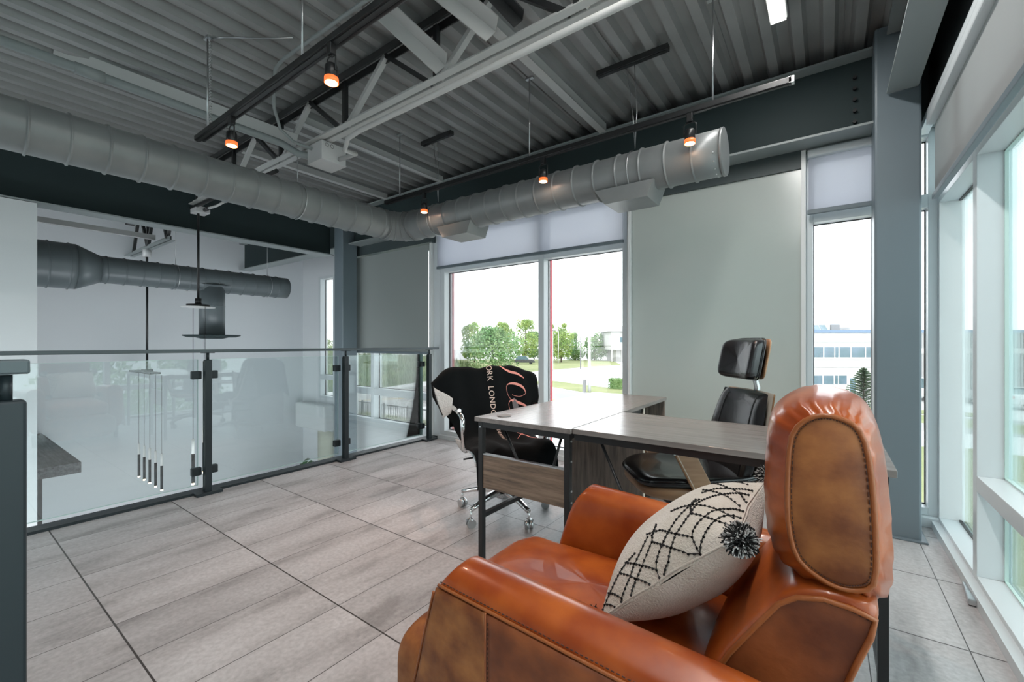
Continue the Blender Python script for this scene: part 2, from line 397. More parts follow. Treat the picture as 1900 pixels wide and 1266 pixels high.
# north-left wall of the stairwell
w = MB(); w.box(-8.6,-8.02,4.6,4.75,-3.2,2.99); w.box(-8.02,-7.36,4.6,4.75,2.42,2.99); w.box(-8.02,-7.36,4.6,4.75,-.50,.07); w.box(-7.46,-7.36,4.6,4.75,-3.2,2.99); w.box(-8.02,-7.36,4.6,4.75,-3.2,-2.6)
st(w.build('wall_north_stairwell','wall_west'))
st(MB().box(-8.45,-7.42,4.36,4.598,-.50,-.02).build('trim_4','wall',bevel=.03))

def window(name, x0, x1, z0, z1, y, mulls=(), trans=(), fw=.065, dep=.12, red=False, gm='glass', fwr=None):
    fwr = fwr or fw
    t = st(thing(name, None, None, ((x0+x1)/2, y, z0)))
    fr = MB(); fr.box(x0,x0+fw,y,y+dep,z0,z1); fr.box(x1-fwr,x1,y,y+dep,z0,z1); fr.box(x0+fw,x1-fwr,y,y+dep,z0,z0+.045); fr.box(x0+fw,x1-fwr,y,y+dep,z1-.05,z1)
    fr.build('frame','frame',t,bevel=.002)
    for a in mulls: MB().box(a,a+fw,y-.002,y+dep,z0+.045,z1-.05).build('mullion','frame',t,bevel=.002)
    xs = [x0+fw]+[q for a in mulls for q in (a,a+fw)]+[x1-fwr]
    for i in range(0,len(xs),2):
        for (b,h) in trans: MB().box(xs[i],xs[i+1],y,y+dep,b,b+h).build('transom','frame',t,bevel=.002)
        cuts = [z0+.045]+[q for b,h in trans for q in (b,b+h)]+[z1-.05]
        for j in range(0,len(cuts),2):
            MB().box(xs[i],xs[i+1],y+dep-.02,y+dep-.012,cuts[j],cuts[j+1]).build('pane',gm,t)
            g = MB(); e = .006; X0,X1,Z0,Z1 = xs[i],xs[i+1],cuts[j],cuts[j+1]
            g.box(X0,X0+e,y+dep-.035,y+dep-.022,Z0,Z1); g.box(X1-e,X1,y+dep-.035,y+dep-.022,Z0,Z1); g.box(X0,X1,y+dep-.035,y+dep-.022,Z0,Z0+e); g.box(X0,X1,y+dep-.035,y+dep-.022,Z1-e,Z1)
            g.build('gasket','black_pl',t)
        if red: MB().box(xs[i]-.004,xs[i]+.010,y+dep+.005,y+dep+.03,z0,1.99).build('red_cap','red',t)
    return t
window('window_1', -3.73, -1.40, .045, 2.45, YN, mulls=(-2.345,), trans=((1.965,.07),), red=True)
window('window_2', -5.62, -3.86, .045, 2.45, YN, mulls=(-5.075,), trans=((.42,.09),))
window('window_3', -.145, .547, .06, 2.45, YN, mulls=(.242,), trans=((1.965,.08),), fwr=.044)
window('window_4', -8.02, -7.46, .07, 2.42, 4.60, trans=((.43,.09),), dep=.14)
window('window_5', -8.02, -7.46, -2.6, -.50, 4.60, dep=.14)
w = MB(); w.box(-3.86,-3.73,3.66,3.82,-.2,2.46); w.box(-1.40,-1.35,3.62,3.80,0,2.46); w.box(-3.73,-1.40,3.62,3.80,0,.045); w.box(-.145,.60,3.62,3.80,0,.06); w.box(.547,.60,3.662,3.79,0,2.99)
st(w.build('trim_5','frame',bevel=.003))
# pale guide posts beside the blinds
st(MB().box(-3.865,-3.835,3.62,3.665,0,2.45).build('trim_6','frame_w'))
st(MB().box(-1.372,-1.355,3.56,3.60,0,2.40).build('trim_7','frame_w'))
st(MB().box(-.145,-.12,3.585,3.665,0,2.45).build('trim_8','frame_w'))
window('window_added_fill', -8.5, -4.2, -2.9, 2.7, SY-.12, mulls=(-7.4,-6.3,-5.3), trans=((-.3,.4),))  # unseen window added behind the camera to brighten the stairwell
# ---- east wall ----------------------------------------------------------
XE = .547; XD = .11
t = st(thing('window_6', None, None, (XE, 1.0, 0)))
bays = [(3.66,2.888),(2.825,1.60),(1.54,.30),(.24,-1.0),(-1.06,-2.3)]
fr = MB(); fr.box(XE,XE+XD,SY,3.66,0,.066); fr.box(XE,XE+XD,SY,3.66,2.42,2.50); fr.box(XE,XE+XD,SY,-2.3,.06,2.45); fr.build('frame','frame',t,bevel=.002)
MB().box(XE-.035,XE,SY,3.66,0,.045).build('sill_skirt','frame',t)
for i, (a, b) in enumerate(bays):
    if i: MB().box(XE,XE+XD,a,bays[i-1][1],.066,2.42).build('mullion','frame',t,bevel=.002)
    tr = [(1.975,.075)] + ([(.45,.07)] if i else [])
    if i == 0: MB().box(XE+.002,XE+XD,a-.02,a,.066,1.975).build('jamb','frame_w',t)
    for z, h in tr: MB().box(XE,XE+XD,b,a,z,z+h).build('transom','frame',t,bevel=.002)
    cuts = [.066]+[q for z,h in sorted(tr) for q in (z,z+h)]+[2.42]
    for j in range(0,len(cuts),2):
        MB().box(XE+.098,XE+.105,b,a,cuts[j],cuts[j+1]).build('pane','glass_tint',t)
        g = MB(); e = .007; g.box(XE+.085,XE+.097,b,b+e,cuts[j],cuts[j+1]); g.box(XE+.085,XE+.097,a-e,a,cuts[j],cuts[j+1]); g.box(XE+.085,XE+.097,b,a,cuts[j],cuts[j]+e); g.box(XE+.085,XE+.097,b,a,cuts[j+1]-e,cuts[j+1])
        g.build('gasket','glass_edge' if i else 'black_pl',t)
st(MB().box(.50,.70,SY,3.9,2.50,3.1).build('wall_east','fascia'))

# ================================================================== BLINDS
def roller(name, label, x0, x1, y, ztop, zbot, mt, along='x', bar='column', cassette='frame', grp=None):
    t = thing(name, label, 'roller blind', ((x0+x1)/2, y, ztop) if along=='x' else (y,(x0+x1)/2,ztop), group=grp)
    def bx(a,b,c,d,e,f,nm,m_,bv=0):
        (MB().box(a,b,c,d,e,f) if along=='x' else MB().box(c,d,a,b,e,f)).build(nm,m_,t,bevel=bv)
    bx(x0+.005,x1-.005,y,y+.002,zbot+.02,ztop-.02,'fabric',mt)
    bx(x0,x1,y-.012,y+.014,zbot-.008,zbot+.022,'bottom_bar',bar,.003)
    if cassette: bx(x0,x1,y-.035,y+.045,ztop-.05,ztop,'headrail',cassette,.008)
    return t
roller('roller_blind','half-lowered sheer grey roller blind across the two-pane window behind the blanket chair',-3.72,-1.43,3.605,2.44,2.005,'blind')
roller('roller_blind','short sheer roller blind at the top of the narrow window beside the right column',-.11,.235,3.605,2.44,2.015,'blind')
roller('roller_blind','long opaque grey roller blind pulled down beyond the railing',-5.33,-3.86,3.605,2.33,1.00,'blind_dark',cassette=None)
MB().tube([(-5.36,3.60,2.35),(-5.36,3.60,1.05)],.006,6).build('bead_chain','white_pl',tag(thing('blind_chain','thin white bead chain hanging beside the opaque grey blind','chain',(-5.36,3.6,2.35))))
tch = thing('blind_chain','thin white bead chain hanging at the left edge of the pale green wall panel','chain',(-1.385,3.585,2.35))
MB().tube([(-1.385,3.585,2.36),(-1.385,3.585,.9)],.005,6).build('chain','white_pl',tch)
roller('roller_blind','wide sheer roller blind along the top of the right-hand windows',-1.5,3.36,.487,2.40,1.94,'blind_e',along='y')
tb = [o for o in bpy.data.objects if o.name.startswith('roller_blind')][-1]
MB().box(.455,.50,-2.6,3.63,2.40,2.445).build('headrail_cover','frame',tb,bevel=.004)
roller('roller_blind','cream roller shade closed over the lower stairwell window',-8.0,-7.46,4.57,-.52,-2.55,'blind_low',cassette=None)

# ================================================================== DUCTS
def duct_straight(mb, a, b, r, n=40, ribs=.155, off=.05, rib_r=.009):
    a = Vector(a); b = Vector(b); L = (b-a).length; d = (b-a)/L
    pts = []; rr = []; s = off
    pts.append(a); rr.append(r)
    while s < L-.02:
        for q, e in ((-.0085,0),(-.0065,0),(-.003,rib_r),(.003,rib_r),(.0065,0),(.0085,0)):
            if 0 < s+q < L: pts.append(a+d*(s+q)); rr.append(r+e)
        s += ribs
    pts.append(b); rr.append(r)
    return mb.tube(pts, rr, n)
R1 = .132; ZU = 2.235; XDU = -3.35; YDU = 2.76
t = thing('spiral_duct','long round grey spiral duct that turns the corner and runs along the window wall','duct',(XDU,YDU,ZU))
duct_straight(MB(),(XDU,SY+.02,ZU),(XDU,YDU-.20,ZU),R1).build('duct_run','duct',t)
duct_straight(MB(),(XDU+.20,YDU,ZU),(-.49,YDU,ZU),R1,off=.03).build('duct_run','duct',t)
el = MB(); pts = []; rr = []
for k in range(7):
    a = k/6*PI/2; pts.append((XDU+.20-.20*math.cos(a), YDU-.20+.20*math.sin(a), ZU)); rr.append(R1+.001)
el.tube(pts, rr, 40)
for k in (0,2,4,6):
    a = k/6*PI/2; c = Vector((XDU+.20-.20*math.cos(a), YDU-.20+.20*math.sin(a), ZU)); d = Vector((math.sin(a), math.cos(a), 0))
    el.cyl(c-d*.006, c+d*.006, R1+.007, 40)
el.build('elbow','duct',t)
MB().cyl((-.492,YDU,ZU),(-.478,YDU,ZU),R1+.004,40).build('end_cap','duct',t)
for k in range(8):
    a = PI+.3+k/8*PI*.9; c = Vector((-.52,YDU+math.cos(a)*(R1),ZU+math.sin(a)*(R1))); MB().ball(c,.005,6,4).build('screw','steel_b',t)
for k, x in enumerate((-2.53,-1.04)):   # supply grille boxes below the run
    b = MB(); w2 = .19; z1 = ZU-R1+.03
    poly = [(x-.21,0,z1),(x-.14,0,z1-.10),(x+.14,0,z1-.10),(x+.18,0,z1)]
    b.prism([(p[0],YDU-.11,p[2]) for p in poly],(0,0,0),(0,.24,0)).build('diffuser_box','galv' if 0 else 'duct',t)
for x in (-2.84,-1.02):
    hw = MB()
    hw.tube([(x,YDU,ZD),(x+.02,YDU-.01,2.62),(x+.005,YDU,ZU+R1+.03)],.0022,5); hw.tube([(x-.05,YDU,ZD-.06),(x-.01,YDU,2.62),(x+.005,YDU,ZU+R1+.03)],.0016,5)
    hw.tube([(x,YDU+math.cos(a)*(R1+.006),ZU+math.sin(a)*(R1+.006)) for a in [k/24*2*PI for k in range(24)]],.003,5,closed=True)
    hw.build('wire_hanger','steel_b',t)
hb = MB(); hb.tube([(XDU+math.cos(a)*(R1+.006),1.75,ZU+math.sin(a)*(R1+.006)) for a in [k/24*2*PI for k in range(24)]],.004,5,closed=True); hb.tube([(XDU,1.75,ZU+R1),(XDU,1.75,2.6)],.003,5)
hb.build('wire_hanger','steel_b',t)
for x0, x1, lb in ((-3.04,-2.66,'short dark strut channel fixed to the deck near the duct corner'),(-1.28,-.80,'dark strut channel fixed to the deck above the end of the duct')):
    s_ = thing('strut_channel',lb,'strut',((x0+x1)/2,YDU,ZD)); MB().box(x0,x1,YDU-.021,YDU+.021,ZD-.034,ZD).build('channel','truss_dark',s_); MB().box(x0+.01,x1-.01,YDU-.012,YDU+.012,ZD-.037,ZD-.034).build('channel_slot','black',s_)

XF = -6.6; ZF = 1.955
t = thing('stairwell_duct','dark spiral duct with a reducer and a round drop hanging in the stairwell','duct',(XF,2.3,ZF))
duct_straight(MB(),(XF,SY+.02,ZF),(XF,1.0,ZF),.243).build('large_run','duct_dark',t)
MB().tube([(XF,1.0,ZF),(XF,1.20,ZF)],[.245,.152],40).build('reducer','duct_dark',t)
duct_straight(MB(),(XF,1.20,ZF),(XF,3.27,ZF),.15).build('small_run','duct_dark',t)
d = MB(); d.tube([(XF,2.30,ZF-.02),(XF,2.30,1.24)],.145,36); d.tube([(XF,2.30,1.62),(XF,2.30,1.612)],.148,36); d.grid(lambda u,v:(XF+math.cos(2*PI*u)*(.145+.03*v), 2.30+math.sin(2*PI*u)*(.145+.12*v), ZF-.06+.02*v-(1-abs(math.cos(2*PI*u)))*.0-abs(math.cos(2*PI*u))*.03), 36, 3, cu=True)
d.build('drop','duct_dark',t)
MB().tube([(XF,2.30,1.235),(XF,2.30,1.225),(XF,2.30,1.205)],[.32,.325,.27],40).build('diffuser_plate','steel',t)
MB().tube([(XF,2.30,1.205),(XF,2.30,1.185)],[.19,.12],32).build('diffuser_cone','steel',t)
for y in (1.9,3.0): h = MB(); h.tube([(XF,y,ZD),(XF,y,ZF+.15)],.0025,5); h.tube([(XF+math.cos(a)*.157,y,ZF+math.sin(a)*.157) for a in [k/20*2*PI for k in range(20)]],.003,5,closed=True); h.build('wire_hanger','steel_b',t)

# ================================================================== JOISTS / BRACING
YT = 1.75
t = thing('steel_joist','open-web steel joist crossing the ceiling with a pale bottom chord','joist',(-2.2,YT,2.6))
m = MB(); m.bar((-5.5,YT-.032,2.955),(.27,YT-.032,2.955),.045,.008); m.bar((-5.5,YT-.056,2.935),(.27,YT-.056,2.935),.007,.045); m.bar((-5.5,YT+.032,2.955),(.27,YT+.032,2.955),.045,.008); m.bar((-5.5,YT+.012,2.935),(.27,YT+.012,2.935),.007,.05)
m.build('top_chord','truss_dark',t)
m = MB(); m.bar((-5.5,YT-.032,2.61),(.27,YT-.032,2.61),.045,.006); m.bar((-5.5,YT-.011,2.632),(.27,YT-.011,2.632),.006,.045); m.bar((-5.5,YT+.032,2.61),(.27,YT+.032,2.61),.045,.006); m.bar((-5.5,YT+.011,2.632),(.27,YT+.011,2.632),.006,.045)
m.build('bottom_chord','truss',t)
xb = -2.71
for k in range(-3,4):
    b = xb+.9*k
    if b > .25 or b < -5.5: continue
    MB().bar((b,YT,2.62),(b,YT,2.94),.03,.03).build('web_member','truss_dark',t)
    for sx, mm in ((-.45,'truss'),(.45,'truss')):
        if -5.5 < b+sx < .27: MB().bar((b+sx*.08,YT-.004*sx,2.62),(b+sx,YT,2.945),.028,.034,(0,1,0)).build('web_member',mm if sx>0 else 'truss_dark',t)
def brace(a, b, w, lb, mt='truss', up=(0,0,1)):
    t = thing('ceiling_brace', lb, 'brace', a); m = MB(); m.angle(a, b, w, .006, up); m.build('angle_bar', mt, t); return t
brace((-1.74,1.72,2.65),(-2.03,1.46,2.99),.085,'wide grey diagonal brace rising from the joist toward the deck, nearest the upper track light',up=(.5,-.6,.2))
brace((-1.36,1.69,2.66),(-1.69,1.42,2.99),.085,'grey diagonal brace meeting the joist right of the widest brace',up=(.5,-.6,.2))
brace((-1.20,1.70,2.66),(-1.45,1.50,2.99),.06,'short dark diagonal brace against the joist at the top edge of the photo','truss_dark',up=(.3,-.6,.2))
brace((-1.53,1.78,2.905),(-1.53,3.40,2.905),.062,'bright purlin angle between joist and window beam above the middle spotlight')
brace((-3.44,1.78,2.905),(-3.44,3.40,2.905),.055,'purlin angle between joist and window beam above the left track end')
brace((-4.40,1.78,2.905),(-4.40,3.40,2.905),.055,'purlin angle partly hidden behind the duct corner')
brace((-4.05,.53,2.975),(-3.35,1.74,2.66),.08,'long grey brace slanting above the left duct','truss',up=(0,-.3,1))
brace((-7.4,SY,2.535),(-7.4,1.9,2.535),.06,'thin dark purlin angle in the stairwell ceiling')
t = thing('stairwell_joist','short open-web joist with two pale bottom angles over the stairwell','joist',(-7.7,1.9,2.45))
m = MB()
for dy in (-.035,.035): m.bar((-8.6,1.9+dy,2.45),(-6.78,1.9+dy,2.45),.05,.006); m.bar((-8.6,1.9+dy*.3,2.475),(-6.78,1.9+dy*.3,2.475),.006,.05)
m.build('bottom_chord','flange',t)
m = MB(); m.bar((-8.6,1.9,2.95),(-5.72,1.9,2.95),.1,.05); m.build('top_chord','truss_dark',t)
for a, b in ((-6.9,-6.6),(-6.9,-7.15),(-7.7,-7.45),(-7.7,-8.0),(-7.7,-7.7),(-8.4,-8.15)): MB().bar((a,1.9,2.46),(b,1.9,2.93),.035,.035).build('web_member','truss_dark',t)

# conduits and boxes
def conduit(lb, pts, r, mt='truss', cat='conduit', cpl=()):
    t = thing('electrical_conduit', lb, cat, pts[0]); MB().tube(pts, r, 12).build('pipe', mt, t)
    for p, q in cpl: MB().cyl(p, q, r*1.22, 14).build('coupling','flange',t)
    return t
conduit('thick pale conduit running from the upper left corner to the grey junction box',[(-3.30,SY,2.62),(-3.30,1.60,2.62),(-3.24,1.70,2.56),(-3.15,1.76,2.54)],.026,'flange',cpl=[((-3.30,.50,2.62),(-3.30,.62,2.62))])
conduit('straight pale conduit hung below the joist bottom chord',[(.25,1.69,2.50),(-2.45,1.69,2.505),(-2.60,1.70,2.50),(-2.70,1.74,2.46),(-2.72,1.84,2.475),(-2.95,1.86,2.50)],.016,'truss')
conduit('thin curved conduit looping down from the deck to the junction box',[(.2,1.40,2.94),(-1.905,1.384,2.92),(-2.78,1.36,2.92),(-2.90,1.37,2.91),(-2.99,1.40,2.87),(-3.09,1.45,2.75),(-3.17,1.53,2.66),(-3.16,1.62,2.60),(-3.08,1.715,2.56)],.011,'flange')
t = thing('junction_box','grey steel junction box hung under the joist','junction box',(-3.05,1.81,2.466))
MB().box(-3.15,-2.955,1.72,1.915,2.466,2.60).build('box_body','galv',t,bevel=.003)
MB().box(-3.152,-2.953,1.718,1.917,2.462,2.468).build('cover','galv',t)
k = MB()
for y in (1.76,1.80): k.tube([(-2.953,y+math.cos(a)*.013,2.575+math.sin(a)*.013) for a in [q/16*2*PI for q in range(16)]],.0012,4,closed=True)
k.build('knockouts','truss_dark',t)
t = thing('junction_box','small pale junction box on the beam above the black pendant rod','junction box',(-5.35,1.75,2.53))
MB().box(-5.46,-5.30,1.70,1.83,2.50,2.56).build('box_body','galv',t,bevel=.003); MB().cyl((-5.30,1.78,2.53),(-5.20,1.78,2.53),.02,12).build('connector','truss_dark',t)
conduit('bent conduit joining the small box under the left duct',[(-5.22,1.78,2.53),(-5.05,1.80,2.53),(-4.95,1.83,2.56),(-4.90,1.9,2.62)],.012,'truss')
conduit('dark lower conduit crossing beneath the left duct',[(-5.46,YT-.04,2.56),(-3.6,YT-.04,2.52)],.016,'truss_dark')

# ================================================================== TRACK LIGHTS
def track(y, x0, x1, rods, lb):
    t = thing('lighting_track', lb, 'lighting track', (x0,y,2.415))
    m = MB(); m.box(x0,x1,y-.017,y+.017,2.40,2.43); m.box(x0,x1,y-.006,y+.006,2.43,2.434); m.build('rail','black',t,bevel=.002)
    MB().box(x0+.002,x1-.002,y-.007,y+.007,2.397,2.401).build('rail_slot','truss_dark',t)
    MB().cyl((x0,y+.035,2.418),(x1-.4,y+.035,2.418),.010,12).build('feed_conduit','black_pl',t)
    MB().box(x1-.012,x1+.01,y-.017,y+.017,2.40,2.43).build('end_cap','steel_b',t)
    for x in rods:
        MB().cyl((x,y,2.43),(x,y,ZD),.0045,8).build('hanger_rod','steel_b',t)
        MB().box(x-.03,x+.03,y-.012,y+.012,ZD-.012,ZD).build('hanger_bracket','steel_b',t)
    return t
track(1.04,-3.22,.20,(-3.055,-1.95,-.6),'black lighting track nearest the camera carrying two lit spotlights')
track(2.53,-3.28,-.14,(-3.08,-1.69,-.50),'black lighting track near the window wall carrying three lit spotlights')
c_ = thing('flexible_conduit','coiled metal conduit beside the hanger rod of the nearest track','conduit',(-3.04,1.04,2.99))
MB().tube([(-3.04+math.cos(k*1.6)*.006,1.05+math.sin(k*1.6)*.006,2.44+k*.0045) for k in range(120)],.003,5).build('coil','steel_b',c_)
MB().tube([(-3.04,1.05,2.98),(-2.95,1.09,2.975),(-2.75,1.25,2.975),(-2.6,1.33,2.965)],.005,6).build('lead','steel_b',c_)
def spot():
    t = thing('track_spotlight','','spotlight',(0,0,0))
    MB().box(-.016,.016,-.014,.014,-.05,0).build('adapter','black',t,bevel=.003)
    m = MB(); m.tube([(-.032,0,-.125),(-.032,0,-.062),(-.02,0,-.052),(.02,0,-.052),(.032,0,-.062),(.032,0,-.125)],.0035,6); m.build('yoke','black',t)
    m = MB(); m.tube([(0,0,-.085),(0,0,-.09),(0,0,-.10),(0,0,-.165)],[.012,.022,.027,.028],20,caps=True); m.build('lamp_head','black',t)
    MB().tube([(0,0,-.169),(0,0,-.146)],[.0292,.0286],20,caps=False).build('glowing_shade','shade',t,solid=.001)
    b = MB().cyl((0,0,-.1695),(0,0,-.1675),.025,20).build('lens','bulb',t); MB().cyl((0,0,-.1715),(0,0,-.1685),.014,16).build('bulb','bulb_c',b)
    return t
sp0 = spot()
SP = [(-2.709,1.04,'lit black spotlight at the left end of the nearest track'),(-1.712,1.04,'lit black spotlight at top centre, closest to the camera'),
      (-2.765,2.53,'lit black spotlight in front of the duct corner, smallest in the photo'),(-1.577,2.53,'lit black spotlight in the middle of the window-side track'),(-.618,2.53,'lit black spotlight beside the duct end cap')]
for i, (x, y, lb) in enumerate(SP):
    o = sp0 if i == 0 else dup(sp0)
    o.location = (x,y,2.402); o['label'] = lb; o['group'] = 'track spotlights'
    l = bpy.data.lights.new('spot_lamp','SPOT'); l.energy = 6; l.color = (1,.60,.45); l.spot_size = math.radians(100); l.spot_blend = 1; l.shadow_soft_size = .03
    lo = bpy.data.objects.new('spot_lamp', l); C.objects.link(lo); lo.parent = o; lo.location = (0,0,-.18)
t = thing('linear_ceiling_light','white linear fluorescent fixture under the deck at the top of the photo','ceiling light',(-.22,1.5,2.9))
MB().box(-.263,-.177,-1.0,2.84,2.93,2.985).build('housing','white_pl',t,bevel=.004); MB().box(-.257,-.183,-.99,2.83,2.915,2.931).build('diffuser','white_lamp',t)
l = bpy.data.lights.new('linear_lamp','AREA'); l.shape = 'RECTANGLE'; l.size = .08; l.size_y = 3.8; l.energy = 22; l.color = (1,.98,.95)
lo = bpy.data.objects.new('linear_lamp', l); C.objects.link(lo); lo.parent = t; lo.location = (0,-.58,.01)

# ================================================================== PENDANTS
def pendant(x, y, zt, lb, grp, ztop):
    t = thing('cylinder_pendant', lb, 'pendant light', (x,y,zt), group=grp)
    MB().cyl((x,y,zt),(x,y,zt-.16),.0145,14).build('white_sleeve','white_pl',t)
    MB().cyl((x,y,zt-.16),(x,y,zt-.475),.0155,14).build('black_tube','rail',t)
    MB().cyl((x,y,zt-.475),(x,y,zt-.492),.013,14).build('glowing_tip','tip',t)
    MB().cyl((x,y,zt),(x,y,ztop),.0022,6).build('cable','black_pl',t)
    return t
t = thing('pendant_canopy','round black pendant canopy on a long black rod in front of the duct drop','light canopy',(-5.39,YT,1.53))
MB().cyl((-5.39,YT,1.535),(-5.39,YT,2.50),.012,12).build('rod','black',t); MB().cyl((-5.39,YT,1.535),(-5.39,YT,1.60),.03,16).build('hub','black',t)
MB().cyl((-5.39,YT,1.512),(-5.39,YT,1.535),.105,32).build('plate','black',t); MB().cyl((-5.39,YT,1.504),(-5.39,YT,1.510),.15,32).build('lower_plate','galv',t)
P1 = 'pendants under the round canopy'
for x, y, z, lb in ((-5.575,YT,.09,'black and white cylinder pendant just left of the railing post, the lower one'),(-5.50,1.84,.20,'black and white cylinder pendant partly behind the lower one beside the post'),(-5.20,YT,-.3,'cylinder pendant hidden behind the railing post')):
    pendant(x*1.0 if x>-5.54 else -5.535, y, z, lb, P1, 1.505)
t = thing('pendant_bar_canopy','long dark bar canopy on a rod carrying five pendants in the stairwell','light canopy',(-7.8,1.9,.72))
MB().cyl((-7.74,1.9,.73),(-7.74,1.9,2.44),.014,12).build('rod','black',t); MB().box(-8.36,-7.38,1.84,1.96,.705,.73).build('bar','black',t); MB().box(-7.85,-7.63,1.86,1.94,.73,.76).build('hub','black',t)
MB().cyl((-7.74,1.9,2.34),(-7.74,1.9,2.46),.05,16).build('motor_can','galv',t)
names = ['leftmost of the five stairwell pendants','second from the left of the five stairwell pendants','middle one of the five stairwell pendants','fourth from the left of the five stairwell pendants','rightmost of the five stairwell pendants']
for k in range(5):
    f_ = k/4; x = -8.12+1.0*f_
    pendant(x, 1.9, -.335, 'black and white cylinder pendant, '+names[k], 'five pendants in the stairwell', .705)

# ================================================================== RAILING
def rpost(y, x=-3.74, lb=''):
    t = thing('railing_post', lb, 'railing post', (x,y,0))
    MB().box(x-.02,x+.02,y-.022,y+.022,.02,1.0).build('upright','rail',t,bevel=.003)
    MB().box(x-.022,x-.006,y-.024,y+.024,.02,.99).build('inner_bar','steel',t)
    MB().cyl((x,y,1.0),(x,y,1.054),.010,12).build('neck','rail',t)
    MB().box(x-.05,x+.05,y-.085,y+.085,0,.022).build('base_plate','rail',t,bevel=.004)
    return t
rpost(1.275,lb='charcoal railing post at the centre of the glass railing, beside two pendants')
rpost(2.42,lb='charcoal railing post in front of the far left steel column')
rpost(3.50,lb='charcoal railing post at the window end of the glass railing')
rpost(.02,lb='charcoal railing post just outside the left edge of the photo')
def clamps(x, y, sides, lb):
    t = thing('glass_clamp', lb, 'glass clamps', (x,y,.16))
    for z in (.165,.885):
        for s_ in sides:
            a = y+s_*.022; b = y+s_*.085
            MB().box(x-.035,x+.006,min(a,b),max(a,b),z-.03,z+.03).build('clamp','rail',t,bevel=.006)
            q = MB()
            for dz in (-.012,.012): q.cyl((x+.006,a+s_*.012,z+dz),(x+.009,a+s_*.012,z+dz),.005,10)
            q.build('clamp_screws','black',t)
    return t
clamps(-3.79,1.275,(-1,1),'four dark glass clamps on the centre railing post')
clamps(-3.79,2.42,(-1,1),'four dark glass clamps on the post before the far column')
clamps(-3.79,3.50,(-1,),'two glass clamps on the post by the window')
for y0, y1, lb in ((.06,1.235,'clear glass railing panel at the left, in front of the five pendants'),(1.315,2.385,'clear glass railing panel between the centre post and the column post'),(2.46,3.46,'clear glass railing panel next to the window wall')):
    t = thing('glass_balustrade', lb, 'glass panel', (-3.815,(y0+y1)/2,.06))
    MB().box(-3.820,-3.810,y0,y1,.06,1.0).build('pane','rglass',t)
    e = MB(); e.box(-3.8205,-3.8095,y0,y1,1.0,1.002); e.box(-3.8205,-3.8095,y0,y1,.057,.0602); e.box(-3.8205,-3.8095,y0-.002,y0,.06,1.0); e.box(-3.8205,-3.8095,y1,y1+.002,.06,1.0); e.build('polished_edge','glass_edge',t)
t = thing('handrail','flat dark metal handrail on top of the long glass railing','handrail',(-3.74,.5,1.054))
MB().box(-3.765,-3.715,SY+.1,3.63,1.054,1.078).build('bar','rail_top',t,bevel=.003)
br = MB()
for y in (1.275,2.42,3.50): br.box(-3.76,-3.72,y-.04,y+.04,1.050,1.054)
br.build('brackets','rail',t)
# near railing end at the left edge of the picture
NX, NY = -1.400, .109
t = thing('near_railing_post','dark square railing post close to the camera at the left edge','railing post',(NX,NY,0))
MB().box(NX-.025,NX+.025,NY-.028,NY+.028,.02,1.0).build('upright','rail',t,bevel=.006)
MB().cyl((NX,NY,1.0),(NX,NY,1.054),.010,12).build('neck','rail',t)
MB().box(NX-.06,NX+.06,NY-.085,NY+.055,0,.022).build('base_plate','rail',t,bevel=.004)
for z in (.165,.885): MB().box(NX-.02,NX+.032,NY-.10,NY-.028,z-.03,z+.03).build('clamp','rail',t,bevel=.006)
t = thing('near_handrail','flat metal handrail end on the closest railing post','handrail',(NX,NY,1.054))
MB().box(NX-.03,NX+.03,-1.6,NY+.032,1.056,1.086).build('bar','rail_top',t,bevel=.004)

# wooden ledge over the stairs
t = thing('wooden_ledge','thick dark grey wooden ledge with one black leg in the stairwell','ledge',(-7.4,.8,-.1))
MB().box(-8.598,-6.2,-.6,.99,-.205,-.095).build('slab','slab_wood',t,bevel=.004); MB().box(-6.28,-6.24,.69,.72,-3.2,-.205).build('leg','black',t)

# house plants below
def leafy(c, n, lb):
    t = thing('house_plant', lb, 'plant', c); c = Vector(c)
    pot = MB().tube([c, c+Vector((0,0,.5))],[.16,.2],20).build('pot','white_pl',t)
    m = MB(); rnd = random.Random(3)
    for k in range(n):
        a = rnd.uniform(0,2*PI); r = rnd.uniform(.35,.65); h = rnd.uniform(1.9,3.1); w = rnd.uniform(.06,.10)
        d = Vector((math.cos(a),math.sin(a),0)); s_ = Vector((-d.y,d.x,0))
        def fn(u,v,d=d,s_=s_,r=r,h=h,w=w): return c+Vector((0,0,.5))+d*(r*u**1.3)+Vector((0,0,1))*(h*(u-.45*u**3))+s_*(w*(v-.5)*2*math.sin(PI*min(1,u*.95+.04))**.7)
        m.grid(fn, 9, 3)
    m.build('leaves','plant',t)
leafy((-7.45,3.75,-3.2),26,'green leafy plant on the lower floor seen through the railing glass')

# ================================================================== DESK
t = thing('corner_desk','L-shaped grey oak desk with black metal frame','desk',(-1.0,2.2,0))
MB().box(-1.445,-.898,1.66,3.05,.728,.75).build('desktop','oak_y',t,bevel=.0015)
MB().box(-.894,.165,1.675,2.245,.728,.75).build('return_desktop','oak_x',t,bevel=.0015)
b = MB(); w = .013
def vp(m, x, y, z0=0, z1=.728, w=.0135): m.box(x-w,x+w,y-w,y+w,z0,z1)
for x, y in ((-1.42,1.69),(-.925,1.69),(.135,1.705),(.135,2.215)):
    m = MB(); vp(m,x,y,.0,.727); m.build('leg','black',t,bevel=.002)
m = MB(); m.box(-1.42,-.925,1.678,1.703,.698,.727); m.box(-1.433,-1.407,1.69,2.62,.700,.727); m.box(-.938,-.912,1.69,2.62,.700,.727); m.box(-.894,.148,1.69,1.715,.698,.727); m.box(-.894,.148,2.205,2.23,.698,.727); m.box(.122,.148,1.70,2.22,.698,.727)
m.build('top_frame','black',t)
